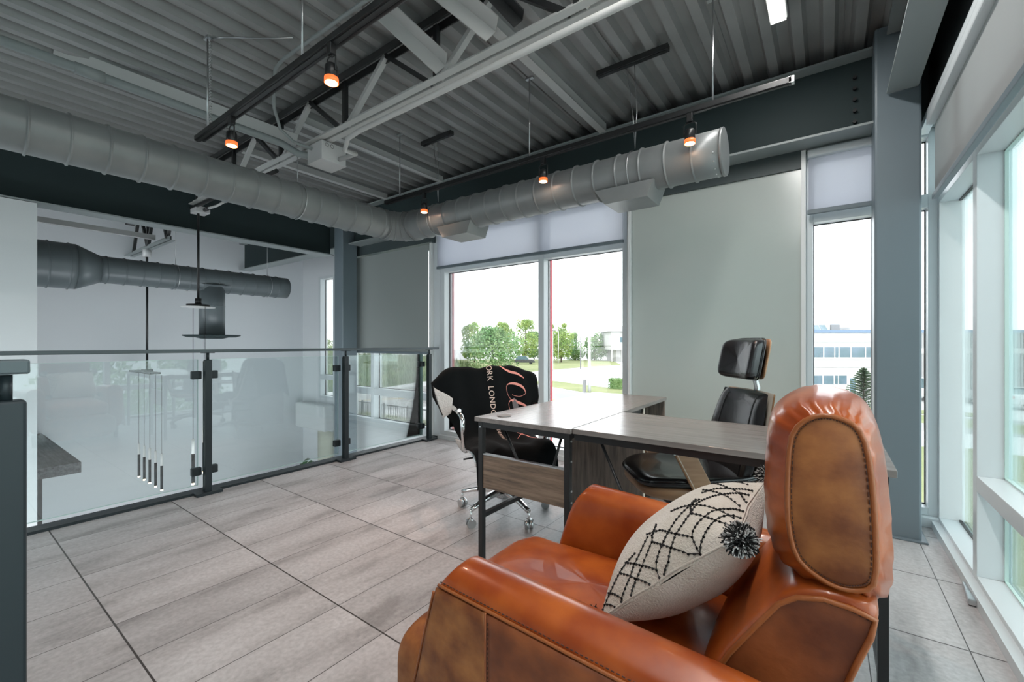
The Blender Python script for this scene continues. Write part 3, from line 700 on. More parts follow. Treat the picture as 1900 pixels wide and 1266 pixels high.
MB().box(-1.431,-1.409,1.70,2.60,.235,.257).build('lower_rail','black',t); MB().box(.125,.147,1.71,2.21,.09,.115).build('lower_rail','black',t)
MB().box(-1.405,-.94,1.682,1.698,.392,.560).build('end_panel','oak_p',t); MB().box(-1.405,-.94,1.680,1.700,.560,.566).build('panel_edge','steel_b',t)
for a, c in (((-1.30,1.712,.705),(-1.125,1.712,.40)),((-.968,1.712,.705),(-1.06,1.712,.40)),((-.79,1.725,.71),(-.50,1.725,.10))):
    MB().cyl(a,c,.0065,8).build('diagonal_brace','black',t)
sc = MB()
for z in (.69,.60,.47,.42,.25): sc.cyl((-.911,1.690,z),(-.906,1.690,z),.005,8)
sc.cyl((-.79,1.704,.71),(-.79,1.700,.71),.007,8); sc.cyl((-1.42,1.676,.70),(-1.42,1.673,.70),.005,8); sc.build('bolts','steel_b',t)
m = MB().cyl((-1.335,1.765,.750),(-1.335,1.765,.754),.036,32).build('cable_grommet','grey_roof',t)
# open cabinet carrying the far end
m = MB(); m.box(-1.43,-.905,2.60,2.618,0,.727); m.build('cabinet_side','oak_v',t); MB().box(-1.43,-.905,3.02,3.038,0,.727).build('cabinet_side','oak_v',t)
MB().box(-1.43,-1.414,2.618,3.02,.02,.727).build('cabinet_back','oak_v',t)
for z in (.03,.38): MB().box(-1.414,-.91,2.618,3.02,z,z+.016).build('shelf','oak_y',t)
MB().box(-.909,-.903,2.598,2.620,0,.727).build('edge_band','cream_edge',t)

# ================================================================== OFFICE CHAIR BASE
def star_base(t, mt, R=.30, hub=.055, z=.10, phase=0, polished=True, wheel='black_pl'):
    for k in range(5):
        a = phase+k*2*PI/5; c, s = math.cos(a), math.sin(a)
        m = MB(); rings = []
        for q in range(7):
            u = q/6; r = .03+(R-.03)*u; zz = z+.035-.045*u+.012*math.sin(PI*u); w = .028-.014*u; h = .020-.009*u
            rings.append([Vector((c*r - s*w*x_, s*r + c*w*x_, zz+h*y_)) for x_, y_ in ((-1,-.6),(-.7,-1),(.7,-1),(1,-.6),(1,.5),(.6,1),(-.6,1),(-1,.5))])
        m.loft(rings); m.build('base_arm', mt, t)
        cx, cy = c*R, s*R; aa = a+1.1
        w_ = MB(); d = Vector((math.cos(aa),math.sin(aa),0))
        for o_ in (-.014,.014): w_.cyl(Vector((cx,cy,.027))+d*(o_-.009), Vector((cx,cy,.027))+d*(o_+.009), .027, 20)
        wo_ = w_.build('caster', wheel, t)
        MB().cyl((cx,cy,.03),(cx,cy,z+.0),.007,10).tube([(cx-d.y*.0+d.x*-.024,cy+d.y*-.024,.045),(cx,cy,.062),(cx+d.x*.024,cy+d.y*.024,.045)],.009,8).build('caster_hood', mt, wo_)
    MB().tube([(0,0,z-.01),(0,0,z+.03),(0,0,z+.08)],[.045,.042,.030],20).build('hub', mt, t)
    MB().cyl((0,0,z+.06),(0,0,.36),.016,16).tube([(0,0,z+.05),(0,0,z+.2)],.026,16).build('gas_lift','black_pl',t)

# ------------------------------------------------------------------ chair under the blanket (local: +x forward)
ch1 = thing('office_chair','chrome-based office chair with looped chrome arms under a black blanket','chair',(0,0,0))
star_base(ch1,'chrome',R=.30,z=.115,phase=math.radians(72+14),wheel='steel_b')
def side_curve():   # x,z profile of seat+back centre line
    return [(-.345,.905),(-.315,.82),(-.275,.70),(-.235,.58),(-.20,.50),(-.14,.452),(-.05,.440),(.08,.447),(.18,.455),(.245,.440),(.27,.40)]
def sheet(pro, w0, w1, n=9):
    m = MB(); k = len(pro)
    def fn(u,v):
        x = u*(k-1); i = min(int(x),k-2); f = x-i; a = pro[i]; b = pro[i+1]
        return Vector((a[0]+(b[0]-a[0])*f, (v-.5)*2*(w0+(w1-w0)*u), a[1]+(b[1]-a[1])*f))
    m.grid(fn, k*4, n); return m
sheet(side_curve(), .235,.25).build('sling_seat','mesh',ch1,solid=.02)
for s_ in (-1,1):
    MB().tube([(x,s_*.245,z) for x,z in side_curve()],.013,10).build('side_frame','chrome',ch1)
    MB().tube([(-.205,s_*.255,.655),(-.15,s_*.285,.668),(-.02,s_*.292,.672),(.06,s_*.292,.665),(.088,s_*.291,.64),(.085,s_*.288,.56),(.05,s_*.275,.46),(.0,s_*.258,.43)],[.012,.014,.015,.015,.015,.013,.011,.011],12).build('arm_loop','chrome',ch1)
    MB().tube([(-.20,s_*.292,.690),(-.17,s_*.292,.683),(-.03,s_*.292,.684),(0,s_*.292,.690)],[.012,.018,.018,.012],12).build('arm_pad','chrome' ,ch1)
MB().box(-.16,.14,-.055,.055,.37,.415).build('mechanism','black_pl',ch1,bevel=.01)
MB().tube([(0,-.05,.39),(.02,-.22,.385),(.02,-.27,.38)],.006,8).build('lever','black_pl',ch1)
CH1 = (-1.74,2.285,0); CA = math.radians(-35)
# ------------------------------------------------------------------ blanket
BP = [(-.47,.50),(-.445,.66),(-.42,.80),(-.395,.91),(-.365,.945),(-.325,.930),(-.298,.86),(-.262,.74),(-.225,.63),(-.185,.545),(-.12,.492),(-.02,.478),(.10,.482),(.20,.490),(.262,.478),(.296,.43),(.310,.37),(.316,.33),(.316,.29)]
AL = [0]
for a, b_ in zip(BP, BP[1:]): AL.append(AL[-1]+math.dist(a,b_))
V0 = AL[4]   # arc length at the crest of the back
def prof(s):
    s = max(0, min(AL[-1]-1e-6, s))
    for i in range(len(BP)-1):
        if s <= AL[i+1]:
            f = (s-AL[i])/(AL[i+1]-AL[i])
            p0 = BP[max(i-1,0)]; p1 = BP[i]; p2 = BP[i+1]; p3 = BP[min(i+2,len(BP)-1)]
            def cr2(a,b,c,d): return .5*((2*b)+(-a+c)*f+(2*a-5*b+4*c-d)*f*f+(-a+3*b-3*c+d)*f**3)
            return cr2(p0[0],p1[0],p2[0],p3[0]), cr2(p0[1],p1[1],p2[1],p3[1])
def bl(s, u):   # s = arc length from crest (down the front positive), u = across, + is chair left
    a, z = prof(s+V0); a2, z2 = prof(s+V0+.01); dx, dz = a2-a, z2-z; L = math.hypot(dx,dz) or 1
    nx, nz_ = -dz/L, dx/L      # outward normal of the profile
    if nx*1+nz_*1 < 0 and s > 0: nx, nz_ = -nx, -nz_
    if s <= 0: nx, nz_ = (-abs(nx), abs(nz_))
    fold = .010*math.sin(u*17+s*5)+.006*math.sin(u*37-s*9+1)+.012*noise.noise(Vector((u*5,s*5,2)))
    x = a+nx*fold; zz = z+nz_*fold
    edge = max(0, abs(u)-.25)
    wing = 1 if s < .20 else max(0, 1-(s-.20)/.32)
    y = math.copysign(min(abs(u),.25)+edge*(.85*wing+.12), u)
    zz -= edge*(.38*wing+.55*(1-wing))+edge*edge*1.2
    x -= edge*.30*wing-edge*.1
    return Vector((x,y,zz))
BLo = thing('blanket','black velour blanket with cream lettering and coral script draped over the office chair','blanket',(0,0,0))
m = MB(); SM = AL[-1]-V0
def bfn(a, b_):
    s = -V0+(AL[-1])*a; u = -.42+.80*b_
    lim = .42-.09*max(0,min(1,(s-.14)/.25))-.05*max(0,min(1,(s-.42)/.1)) if s > 0 else .42-.15*min(1,-s/.10)
    if u < -lim: u = -lim
    u = max(u,-.42)
    return bl(s, u)
m.grid(bfn, 90, 60); bo = m.build('throw','blanket',BLo,solid=.009)
m = MB()      # turned corner showing the fleece
m.grid(lambda a,b_: bl(.04,-.42)+Vector((.10+.03*a, -.005+.06*a**1.5+.135*b_*max(0,math.sin(PI*a))**.8, -.20*a-.02*b_)), 16, 8)
m.build('fleece_fold','fleece',BLo,solid=.006)
m = MB(); m.tube([bl(.04,-.42)+Vector((.104+.03*a/20,-.005+.06*(a/20)**1.5,-.20*a/20)) for a in range(21)],.004,6); m.build('whip_stitch','yarn',BLo)
m = MB(); m.grid(lambda a,b_: Vector((-.13+.03*a, -.295+.12*a, .485-.045*a-.075*b_*abs(math.sin(PI*a))**.8)), 12, 6); m.build('fleece_underside','fleece',BLo,solid=.006)
def text_on(string, size, s0, u0, mt, name, lift=.006, sx=1.0):
    cu = bpy.data.curves.new('tmp','FONT'); cu.body = string; cu.size = size; cu.resolution_u = 3; cu.space_character = 1.08
    ob = bpy.data.objects.new('tmp', cu); C.objects.link(ob)
    dg = bpy.context.evaluated_depsgraph_get(); me = ob.evaluated_get(dg).to_mesh()
    k = MB(); vs = []
    for v in me.vertices:
        s, u = s0+v.co.x*sx, u0+v.co.y
        p = bl(s,u); n = (bl(s+.004,u)-p).cross(bl(s,u+.004)-p).normalized()
        if n.z < 0 and n.x < .0: n = -n
        if n.x+n.z < 0: n = -n
        vs.append(p+n*lift)
    k.add(vs, [tuple(p.vertices) for p in me.polygons])
    ob.evaluated_get(dg).to_mesh_clear(); bpy.data.objects.remove(ob); bpy.data.curves.remove(cu)
    return k.build(name, mt, BLo, recalc=False)
text_on('ORK  LONDON', .056, .012, -.02, 'letter', 'lettering')
text_on('HAMPAKI', .044, .47, .00, 'letter', 'lettering')
def ribbon(pts, name='script'):   # pts: (s,u,w)
    m = MB(); N = 40; P = []
    for i in range(N+1):
        x = i/N*(len(pts)-1); j = min(int(x),len(pts)-2); f = x-j
        q = [pts[max(j-1,0)],pts[j],pts[j+1],pts[min(j+2,len(pts)-1)]]
        P.append([.5*((2*q[1][k])+(-q[0][k]+q[2][k])*f+(2*q[0][k]-5*q[1][k]+4*q[2][k]-q[3][k])*f*f+(-q[0][k]+3*q[1][k]-3*q[2][k]+q[3][k])*f**3) for k in range(3)])
    vs = []
    for i,(s,u,w) in enumerate(P):
        a = P[max(i-1,0)]; b_ = P[min(i+1,N)]; ds, du = b_[0]-a[0], b_[1]-a[1]; L = math.hypot(ds,du) or 1
        for sg in (-1,1):
            s2, u2 = s-du/L*w*sg, u+ds/L*w*sg; p = bl(s2,u2); n = (bl(s2+.004,u2)-p).cross(bl(s2,u2+.004)-p).normalized()
            if n.x+n.z < 0: n = -n
            vs.append(p+n*.006)
    m.add(vs, [(2*i,2*i+1,2*i+3,2*i+2) for i in range(N)]); m.build(name,'pink',BLo,recalc=False)
ribbon([(-.02,.06,.003),(.03,.095,.005),(.07,.15,.009),(.085,.20,.008),(.115,.26,.003)])
ribbon([(.235,.16,.0015),(.25,.22,.0015),(.225,.262,.002),(.18,.235,.008),(.155,.17,.008),(.17,.12,.002),(.23,.12,.0015),(.285,.16,.002),(.30,.19,.002)])
ribbon([(.34,.28,.003),(.30,.22,.009),(.275,.16,.007),(.29,.125,.002),(.34,.125,.0015),(.40,.16,.0015)])
ribbon([(.50,.13,.002),(.55,.155,.003),(.60,.185,.005),(.66,.20,.006),(.72,.23,.006),(.80,.245,.002)])
ribbon([(.54,.20,.002),(.57,.165,.003),(.62,.12,.001)])
for o in (ch1, BLo): o.location = CH1; o.rotation_euler = (0,0,CA)

# ================================================================== WALNUT EXECUTIVE CHAIR (local +x forward)
ex = thing('executive_chair','black leather swivel chair with headrest and bent walnut shell','chair',(0,0,0))
star_base(ex,'black_pl',R=.31,z=.11,phase=.5)
MB().box(-.13,.13,-.09,.09,.335,.385).build('mechanism','black_pl',ex,bevel=.012)
# seat cushion
def seatfn(z_off, thick, sx, sy, mt_rise=.05):
    def fn(u, v):
        th = 2*PI*u; ph = PI*v
        cx, sx_ = math.cos(th), math.sin(th)
        e = .55
        X = math.copysign(abs(cx)**e, cx); Y = math.copysign(abs(sx_)**e, sx_)
        rr = math.sin(ph)**.45; zz = math.copysign(abs(math.cos(ph))**.8, math.cos(ph))
        x = .015+X*rr*sx; y = Y*rr*sy*(1+.04*(-x/.28))
        rise = mt_rise*(max(0,abs(y)/sy-.45)/.55)**2 * (1-.3*x/.28) + .06*max(0,(-x-.12)/.15)**2 + .022*max(0,(x-.05)/.2)
        return Vector((x, y, z_off+thick*zz+rise))
    return fn
MB().grid(seatfn(.455,.042,.285,.252), 56, 20, cu=True).build('seat_cushion','bleather',ex)
MB().grid(seatfn(.415,.040,.280,.250,.045), 56, 16, cu=True).build('seat_shell','walnut',ex)
MB().tube([seatfn(.452,.044,.288,.255)(k/56,.5) for k in range(56)],.004,6,closed=True).build('seat_piping','bleather',ex)
# backrest: plate curve, widths
def bplate(name, mt, z0, z1, wf, xo, th, wing=.05, piece=True, n=18):
    m = MB()
    def pt(u, v, side):
        z = z0+(z1-z0)*u; w = wf(u); y = (v*2-1)*w
        e = 1-abs(v*2-1)**5*.0
        x = -.205-.115*((z-.42)/.48) + xo + wing*(abs(v*2-1)**2.2)*(1-.4*u)
        bul = (1-abs(v*2-1)**4)*(1-abs(u*2-1)**6)
        return Vector((x+side*th*bul**.5, y, z))
    m.grid(lambda u,v: pt(u,v,1), n, 21); m.grid(lambda u,v: pt(u,v,-.25), n, 21)
    return m.build(name, mt, ex)
wfun = lambda u: .232-.045*u**2.2-.03*max(0,.25-u)/.25
bplate('back_shell','walnut',.40,.885,lambda u: wfun(u)+.004,-.032,.012)
bplate('back_shell_edge','cream_edge',.405,.888,lambda u: wfun(u)+.002,-.024,.008)
bplate('back_cushion','bleather',.43,.885,wfun,.0,.045)
for s_ in (-1,1):
    pts = []
    for k in range(15):
        u = .03+.94*k/14; z = .43+.455*u; y = s_*(.150-.03*u); v = (y/wfun(u)+1)/2; x = -.205-.115*((z-.42)/.48)+.05*(abs(v*2-1)**2.2)*(1-.4*u)+.045*(((1-abs(v*2-1)**4)*(1-abs(u*2-1)**6))**.5)+.001
        pts.append((x,y,z))
    MB().tube(pts,.0028,6).build('back_seam','black_pl',ex)
MB().tube([(-.335,0,.80),(-.352,0,.90),(-.335,0,.965),(-.345,0,1.03)],[.016,.014,.013,.012],10).build('headrest_bracket','steel_b',ex)
def hr(sc_, xo, th):
    def fn(u,v):
        th_ = 2*PI*u; c_, s_ = math.cos(th_), math.sin(th_); ph = PI*v
        Y = math.copysign(abs(c_)**.35,c_)*.150*sc_; Z = math.copysign(abs(s_)**.35,s_)*.100*sc_; rr = math.sin(ph)**.30
        y = Y*rr; z = Z*rr; x = xo+th*math.copysign(abs(math.cos(ph))**.7,math.cos(ph))+.035*(abs(y)/.15)**2
        return Vector((x-.02*(z/.1), y, 1.045+z))
    return fn
MB().grid(hr(1,-.292,.042),48,20,cu=True).build('headrest_cushion','bleather',ex)
MB().grid(hr(.99,-.345,.008),48,12,cu=True).build('headrest_shell','walnut',ex)
MB().tube([hr(1.01,-.318,.0)(k/48,.5) for k in range(48)],.004,6,closed=True).build('headrest_piping','bleather',ex)
for s_ in (-1,1):
    m = MB()
    a0 = Vector((.155,s_*.285,.655)); a1 = Vector((.015,s_*.262,.40))
    m.bar(a0,a1,.014,.085,(1,0,0)); m.build('arm_plank','walnut',ex,bevel=.005)
    MB().bar(a0+Vector((.042,0,0.01)),a1+Vector((.042,0,0.01)),.016,.003,(1,0,0)).build('plank_edge','cream_edge',ex)
    rings = []
    for k in range(13):
        u = k/12; x = .235-.33*u; z = .672+.012*math.sin(PI*u)-.03*max(0,.25-u)**2*8; w = .034*(math.sin(PI*min(.97,max(.03,u)))**.35); h = .013
        rings.append([Vector((x, s_*.288+w*math.cos(q*PI/5), z+h*math.sin(q*PI/5))) for q in range(10)])
    MB().loft(rings).build('arm_pad','bleather',ex)
    MB().box(.11,.20,min(s_*.280,s_*.296),max(s_*.280,s_*.296),.640,.662).build('arm_bracket','steel_b',ex)
    q = MB()
    for x in (.125,.18): q.cyl((x,s_*.270,.650),(x,s_*.300,.650),.006,8)
    q.build('arm_bolts','black',ex)
ex.location = (-.56,2.27,0); ex.rotation_euler = (0,0,math.radians(218.5))

# ================================================================== TAN ARMCHAIR (world coordinates)
ac = thing('leather_armchair','tan leather armchair with a padded headrest in the right foreground','armchair',(-.4,1.07,0))
YC = 1.072
def Y(y, side): return y if side < 0 else 2*YC-y
for side in (-1,1):
    sec = [(.690,.13),(.688,.35),(.684,.52),(.681,.575),(.690,.602),(.712,.618),(.740,.626),(.768,.624),(.795,.612),(.812,.59),(.818,.55),(.820,.40),(.820,.13)]
    def armpt(u, j):
        y, z = sec[j]
        xf = -.700-(.62-z)*.28 + (.0 if z < .56 else (z-.56)*.35)
        xb = .02-.10*max(0,(.6-z))
        x = xf+(xb-xf)*u
        drop = -.035*u*max(0,(z-.3)/.32)
        return Vector((x, Y(y,side), z+drop))
    m = MB(); rings = []
    inset = ((0,.0,1),(.0,.0,1))
    n = len(sec)
    ctr = lambda u: Vector((armpt(u,6).x, Y(.752,side), .40))
    rings.append([armpt(0,j)*.72+Vector((armpt(0,j).x-.012,Y(.752,side),.38))*.28 for j in range(n)])
    rings.append([armpt(0,j)*.93+Vector((armpt(0,j).x,Y(.752,side),.38))*.07+Vector((-.010,0,0)) for j in range(n)])
    for u in (0,.02,.1,.2,.35,.5,.65,.8,1): rings.append([armpt(u,j) for j in range(n)])
    rings[2] = [armpt(0,j)+Vector((.004,0,0)) for j in range(n)]
    m.loft(rings); m.build('armrest','leather',ac,subsurf=1)
    if True:   # outer side panels, welt and stitching
        for x0, x1, mt in ((None,-.562,'leather_side'),(-.558,-.165,'leather_side' if 0 else 'leather_red'),(-.161,.0,'leather_red')):
            def pf(u,v,x0=x0,x1=x1):
                z = .14+(.578-.14)*v; xs = (-.690-(.62-z)*.28) if x0 is None else x0
                x = xs+(x1-xs)*u; zz = z-.035*((x+.70)/.72)*max(0,(z-.3)/.32)
                y = .679-.004*math.sin(PI*u)*math.sin(PI*v)-.003*noise.noise(Vector((x*9,z*9,1)))
                return Vector((x, Y(y,side), zz))
            m = MB(); m.grid(pf, 26, 16); m.build('outer_panel',mt,ac,solid=.006)
        zt = lambda x: .590-.035*((x+.70)/.72)*.93
        m = MB(); m.tube([(x,Y(.680,side),zt(x)-.006) for x in [-.698+.0145*k for k in range(50)]],.0035,6)
        m.tube([(-.700-(.62-z)*.28-.002,Y(.686,side),z) for z in [.14+.02*k for k in range(22)]],.003,6)
        for xx in (-.560,-.163): m.tube([(xx,Y(.677,side),z) for z in (.14,.35,zt(xx)-.008)],.0022,6)
        m.build('welt','piping',ac)
        m = MB()
        for k in range(74):
            x = -.690+.0095*k; m.bar((x,Y(.6795,side),zt(x)+.004),(x+.0055,Y(.6795,side),zt(x+.0055)+.004),.0016,.0016)
        m.build('stitching','stitch',ac); m = MB()
        for k in range(42):
            z = .15+.0098*k
            if z < zt(-.55)-.01: m.bar((-.5525,Y(.6755,side),z),(-.5525,Y(.6755,side),z+.0055),.0015,.0015)
            if z < zt(-.16)-.01: m.bar((-.1555,Y(.6755,side),z),(-.1555,Y(.6755,side),z+.0055),.0015,.0015)
        m.build('stitching','stitch',ac)
def cushion(x0,x1,y0,y1,z0,z1, e=.28, bul=.02, seed=0, wr=.0):
    cx,cy,cz = (x0+x1)/2,(y0+y1)/2,(z0+z1)/2
    def fn(u,v):
        th = 2*PI*u; ph = PI*v; c_, s_ = math.cos(th), math.sin(th)
        X = math.copysign(abs(c_)**e,c_); Yy = math.copysign(abs(s_)**e,s_); r = math.sin(ph)**.35; z = math.copysign(abs(math.cos(ph))**.55,math.cos(ph))
        p = Vector((cx+X*r*(x1-x0)/2, cy+Yy*r*(y1-y0)/2, cz+z*(z1-z0)/2))
        p.z += bul*(1-min(1,abs((p.x-cx)/((x1-x0)/2))**2))*(1-min(1,abs((p.y-cy)/((y1-y0)/2))**2))*(1 if z>0 else -.2)
        if wr: p.z += wr*noise.noise(Vector((p.x*7+seed,p.y*11,p.z*3)))+wr*.5*noise.noise(Vector((p.x*22+seed,p.y*14,p.z*3)))
        return p
    return fn
MB().grid(cushion(-.90,-.15,.824,1.320,.285,.452,bul=.018,wr=.006,e=.22),80,40,cu=True).build('seat_cushion','leather',ac)
MB().box(-.86,.02,.822,1.322,.11,.30).build('seat_base','leather_red',ac,bevel=.01)
MB().grid(lambda u,v: (lambda p: Vector((p.x,p.y,p.z)))(cushion(-1.0,-.87,.79,1.354,.07,.315,bul=.0,e=.35)(u,v)),50,24,cu=True).build('footrest','leather_side',ac)
m = MB()
for x in (-.72,-.06):
    for y in (.74,1.40): m.cyl((x,y,0),(x,y,.13),.018,12,.024)
m.build('feet','black',ac)
# back
bprof = [(-.215,.40),(-.190,.50),(-.150,.575),(-.105,.645),(-.068,.700),(-.040,.722),(.000,.733),(.040,.730),(.070,.722),(.064,.69),(.048,.645),(.020,.56),(-.010,.46),(-.03,.30),(-.20,.30)]
def bring(s, k):   # scale about profile centre
    return [(-.05+(x+.05)*s, .53+(z-.53)*s) for x, z in bprof]
rings = []
for y, s in ((.852,.90),(.856,.955),(.868,.985),(.90,1.0),(1.07,1.015),(1.244,1.0),(1.276,.985),(1.288,.955),(1.292,.90)):
    ex_ = .018*math.sin(PI*(y-.852)/.44)
    rings.append([Vector((x-(ex_ if x < -.06 else 0), y, z)) for x, z in bring(s,0)])
MB().loft(rings).build('backrest','leather',ac,subsurf=1)
for side in (-1,1):
    MB().prism([(x,Y(.853,side),z) for x,z in bring(.90,0)],(0,-.004,0),(0,.003,0)).build('back_side_panel','leather_red',ac)
    L_ = bring(.905,0)[:12]
    MB().tube([(x,Y(.8475,side),z) for x,z in L_],.0045,8).build('back_piping','piping',ac)
    m = MB(); Q = bring(.885,0)[:12]
    for a, b_ in zip(Q,Q[1:]):
        n_ = max(1,int(math.dist(a,b_)/.008))
        for k in range(n_):
            f0, f1 = k/n_, (k+.6)/n_; m.bar((a[0]+(b_[0]-a[0])*f0,Y(.8475,side),a[1]+(b_[1]-a[1])*f0),(a[0]+(b_[0]-a[0])*f1,Y(.8475,side),a[1]+(b_[1]-a[1])*f1),.0016,.0018,(0,1,0))
    m.build('back_stitching','stitch',ac)
MB().tube([(.01,.98,.70),(.012,.98,.78)],.012,8).tube([(.01,1.17,.70),(.012,1.17,.78)],.012,8).build('headrest_posts','steel_b',ac)
# headrest bolster
hp0 = [(-.048,.965),(-.030,.993),(-.006,1.004),(.020,1.000),(.040,.985),(.051,.945),(.057,.88),(.060,.80),(.057,.752),(.040,.737),(.015,.733),(-.012,.742),(-.038,.762),(-.050,.80),(-.054,.85),(-.053,.91)]
HC = Vector((.005,0,.862))
def hpts(n=96):
    out = []; N = len(hp0)
    for i in range(n):
        x = i/n*N; j = int(x); f = x-j; q = [hp0[(j-1)%N],hp0[j%N],hp0[(j+1)%N],hp0[(j+2)%N]]
        out.append(tuple(.5*((2*q[1][k])+(-q[0][k]+q[2][k])*f+(2*q[0][k]-5*q[1][k]+4*q[2][k]-q[3][k])*f*f+(-q[0][k]+3*q[1][k]-3*q[2][k]+q[3][k])*f**3) for k in range(2)))
    return out
HP = hpts()
def hring(y, sx, sz, wr=0):
    out = []
    for i, (x, z) in enumerate(HP):
        g = 1+wr*math.sin(i/96*2*PI*26)+wr*.8*noise.noise(Vector((i*.35,y*20,0)))
        tilt = .055*(z-HC.z)*(sx-1)
        out.append(Vector((HC.x+(x-HC.x)*sx*g - tilt*0 - (.006 if sx>1.2 else 0), y, HC.z+(z-HC.z)*sz*g - .006*(sx-1)*10*.3)))
    return out
rings = [hring(.862,.98,.98)]
for y, sx, sz, wr in ((.864,1.03,1.015,.0),(.872,1.16,1.06,.022),(.888,1.34,1.13,.022),(.915,1.56,1.20,.012),(.96,1.63,1.25,.004),(1.02,1.71,1.28,0),(1.072,1.74,1.29,0),(1.124,1.71,1.28,0),(1.184,1.63,1.25,.004),(1.229,1.56,1.20,.012),(1.256,1.34,1.13,.02),(1.272,1.16,1.06,.02),(1.280,1.03,1.015,0)):
    rings.append(hring(y,sx,sz,wr))
rings.append(hring(1.282,.98,.98))
MB().loft(rings).build('headrest','leather',ac)
for side in (-1,1):
    y_ = .8605
    MB().loft([[Vector((p.x,Y(y_-.003*(k==1),side),p.z)) for p in hring(y_,.985-.06*k,.992-.03*k)] for k in (0,1)]).build('headrest_end_panel','leather_side',ac)
    MB().tube([Vector((p.x,Y(y_-.001,side),p.z)) for p in hring(y_,1.0,1.0)[::3]],.0042,8,closed=True).build('headrest_piping','piping',ac)
    m = MB(); R_ = hring(y_,.90,.955)
    for i in range(0,96): a, b_ = R_[i], R_[(i+1)%96]; m.bar((a.x,Y(.8572,side),a.z),(a.x+(b_.x-a.x)*.62,Y(.8572,side),a.z+(b_.z-a.z)*.62),.0015,.0018,(0,1,0))
    m.build('headrest_stitching','stitch',ac)

# ================================================================== PILLOW
pw = thing('throw_pillow','cream pillow with black zigzag embroidery and dark pompoms on the tan armchair','pillow',(-.275,1.095,.50))
PC = Vector((-.272,1.098,.628)); PU = Vector((0,1,0)); PV = Vector((.734,0,.679)); PN = Vector((-.679,0,.734))
def pil(u, v, side=1):
    T = .100*max(0,(1-abs(u)**2.3))**.6*max(0,(1-abs(v)**2.6))**.6
    pin = 1-.07*(1-u*u)*abs(v)**2; pin2 = 1-.07*(1-v*v)*abs(u)**2
    T += .0035*noise.noise(Vector((u*2.5,v*2.5,side)))*(1-abs(u*v))
    return PC+PU*(u*.205*pin2)+PV*(v*.195*pin)+PN*(T*side)
m = MB(); m.grid(lambda a,b_: pil(a*2-1,b_*2-1,1), 44, 44); m.grid(lambda a,b_: pil(a*2-1,b_*2-1,-1), 44, 44); m.build('cover','pillow',pw)
m = MB(); m.tube([pil(-1+2*k/30,-.995,1) for k in range(31)]+[pil(.995,-1+2*k/30,1) for k in range(31)]+[pil(1-2*k/30,.995,1) for k in range(31)]+[pil(-.995,1-2*k/30,1) for k in range(31)],.0022,6); m.build('seam','pillow',pw)
m = MB()
def bead(u, v):
    p = pil(u,v); n = (pil(u+.02,v)-p).cross(pil(u,v+.02)-p).normalized()
    if n.dot(PN) < 0: n = -n
    m.ball(p+n*.001, .0030, 6, 4)
def dots(a, b_, step=.0088):
    P = [pil(a[0]+(b_[0]-a[0])*k/40, a[1]+(b_[1]-a[1])*k/40) for k in range(41)]
    m.tube([q+PN*.0012 for q in P[::4]],.0010,4)
    L = sum((P[k+1]-P[k]).length for k in range(40)); n = int(L/step)
    for k in range(n+1):
        f = k/max(1,n); bead(a[0]+(b_[0]-a[0])*f, a[1]+(b_[1]-a[1])*f)
EMB=[[(-0.99,-0.44),(-0.94,-0.29),(-0.88,-0.17),(-0.82,-0.07),(-0.74,0.04),(-0.54,0.1)],[(-0.99,-0.7),(-0.92,-0.85)],[(-0.99,-0.59),(-0.98,-0.57),(-0.86,-0.76)],[(-0.98,-0.57),(-0.95,-0.48),(-0.9,-0.36),(-0.82,-0.26),(-0.74,-0.14),(-0.64,-0.02)],[(-0.99,-0.17),(-0.93,-0.31),(-0.82,-0.49)],[(-0.99,-0.02),(-0.96,-0.01),(-0.86,-0.2),(-0.75,-0.4)],[(-0.96,-0.01),(-0.92,0.03),(-0.87,0.11),(-0.81,0.2),(-0.72,0.3),(-0.61,0.4),(-0.47,0.54),(-0.3,0.65)],[(-0.99,0.05),(-0.96,0.17),(-0.89,0.27),(-0.79,0.38),(-0.7,0.49),(-0.59,0.58),(-0.44,0.64)],[(-0.99,0.54),(-0.97,0.42),(-0.89,0.26),(-0.74,0.04)],[(-0.99,0.54),(-0.96,0.54),(-0.88,0.54),(-0.79,0.36),(-0.65,0.17),(-0.59,-0.03)],[(-0.88,0.54),(-0.83,0.57),(-0.76,0.64),(-0.68,0.73),(-0.54,0.84),(-0.44,0.92),(-0.26,0.99)],[(-0.99,0.54),(-0.91,0.66),(-0.84,0.74),(-0.75,0.82),(-0.64,0.9),(-0.54,0.96),(-0.49,0.99)],[(-0.8,0.95),(-0.76,0.86),(-0.68,0.73),(-0.6,0.6)],[(-0.6,0.59),(-0.42,0.57),(-0.29,0.61)],[(-0.6,0.96),(-0.53,0.86),(-0.47,0.73),(-0.43,0.6),(-0.39,0.31)],[(-0.18,0.97),(-0.09,0.89),(-0.01,0.75),(0.07,0.62)],[(0.04,0.99),(0.19,0.94),(0.24,0.83),(0.43,0.62)],[(-0.41,0.64),(-0.18,0.77),(-0.0,0.88),(0.29,0.98)],[(-0.06,0.64),(0.12,0.76),(0.24,0.89),(0.48,0.98)],[(0.86,0.94),(0.77,0.86)],[(0.62,0.93),(0.66,0.79)],[(-0.74,0.05),(-0.66,0.05),(-0.6,0.08),(-0.51,0.1)],[(-0.99,-0.96),(-0.92,-0.85),(-0.87,-0.71),(-0.78,-0.47),(-0.72,-0.24)]]
for L in EMB:
    for a, b_ in zip(L, L[1:]): dots(a, b_)
m.build('embroidery','yarn',pw)
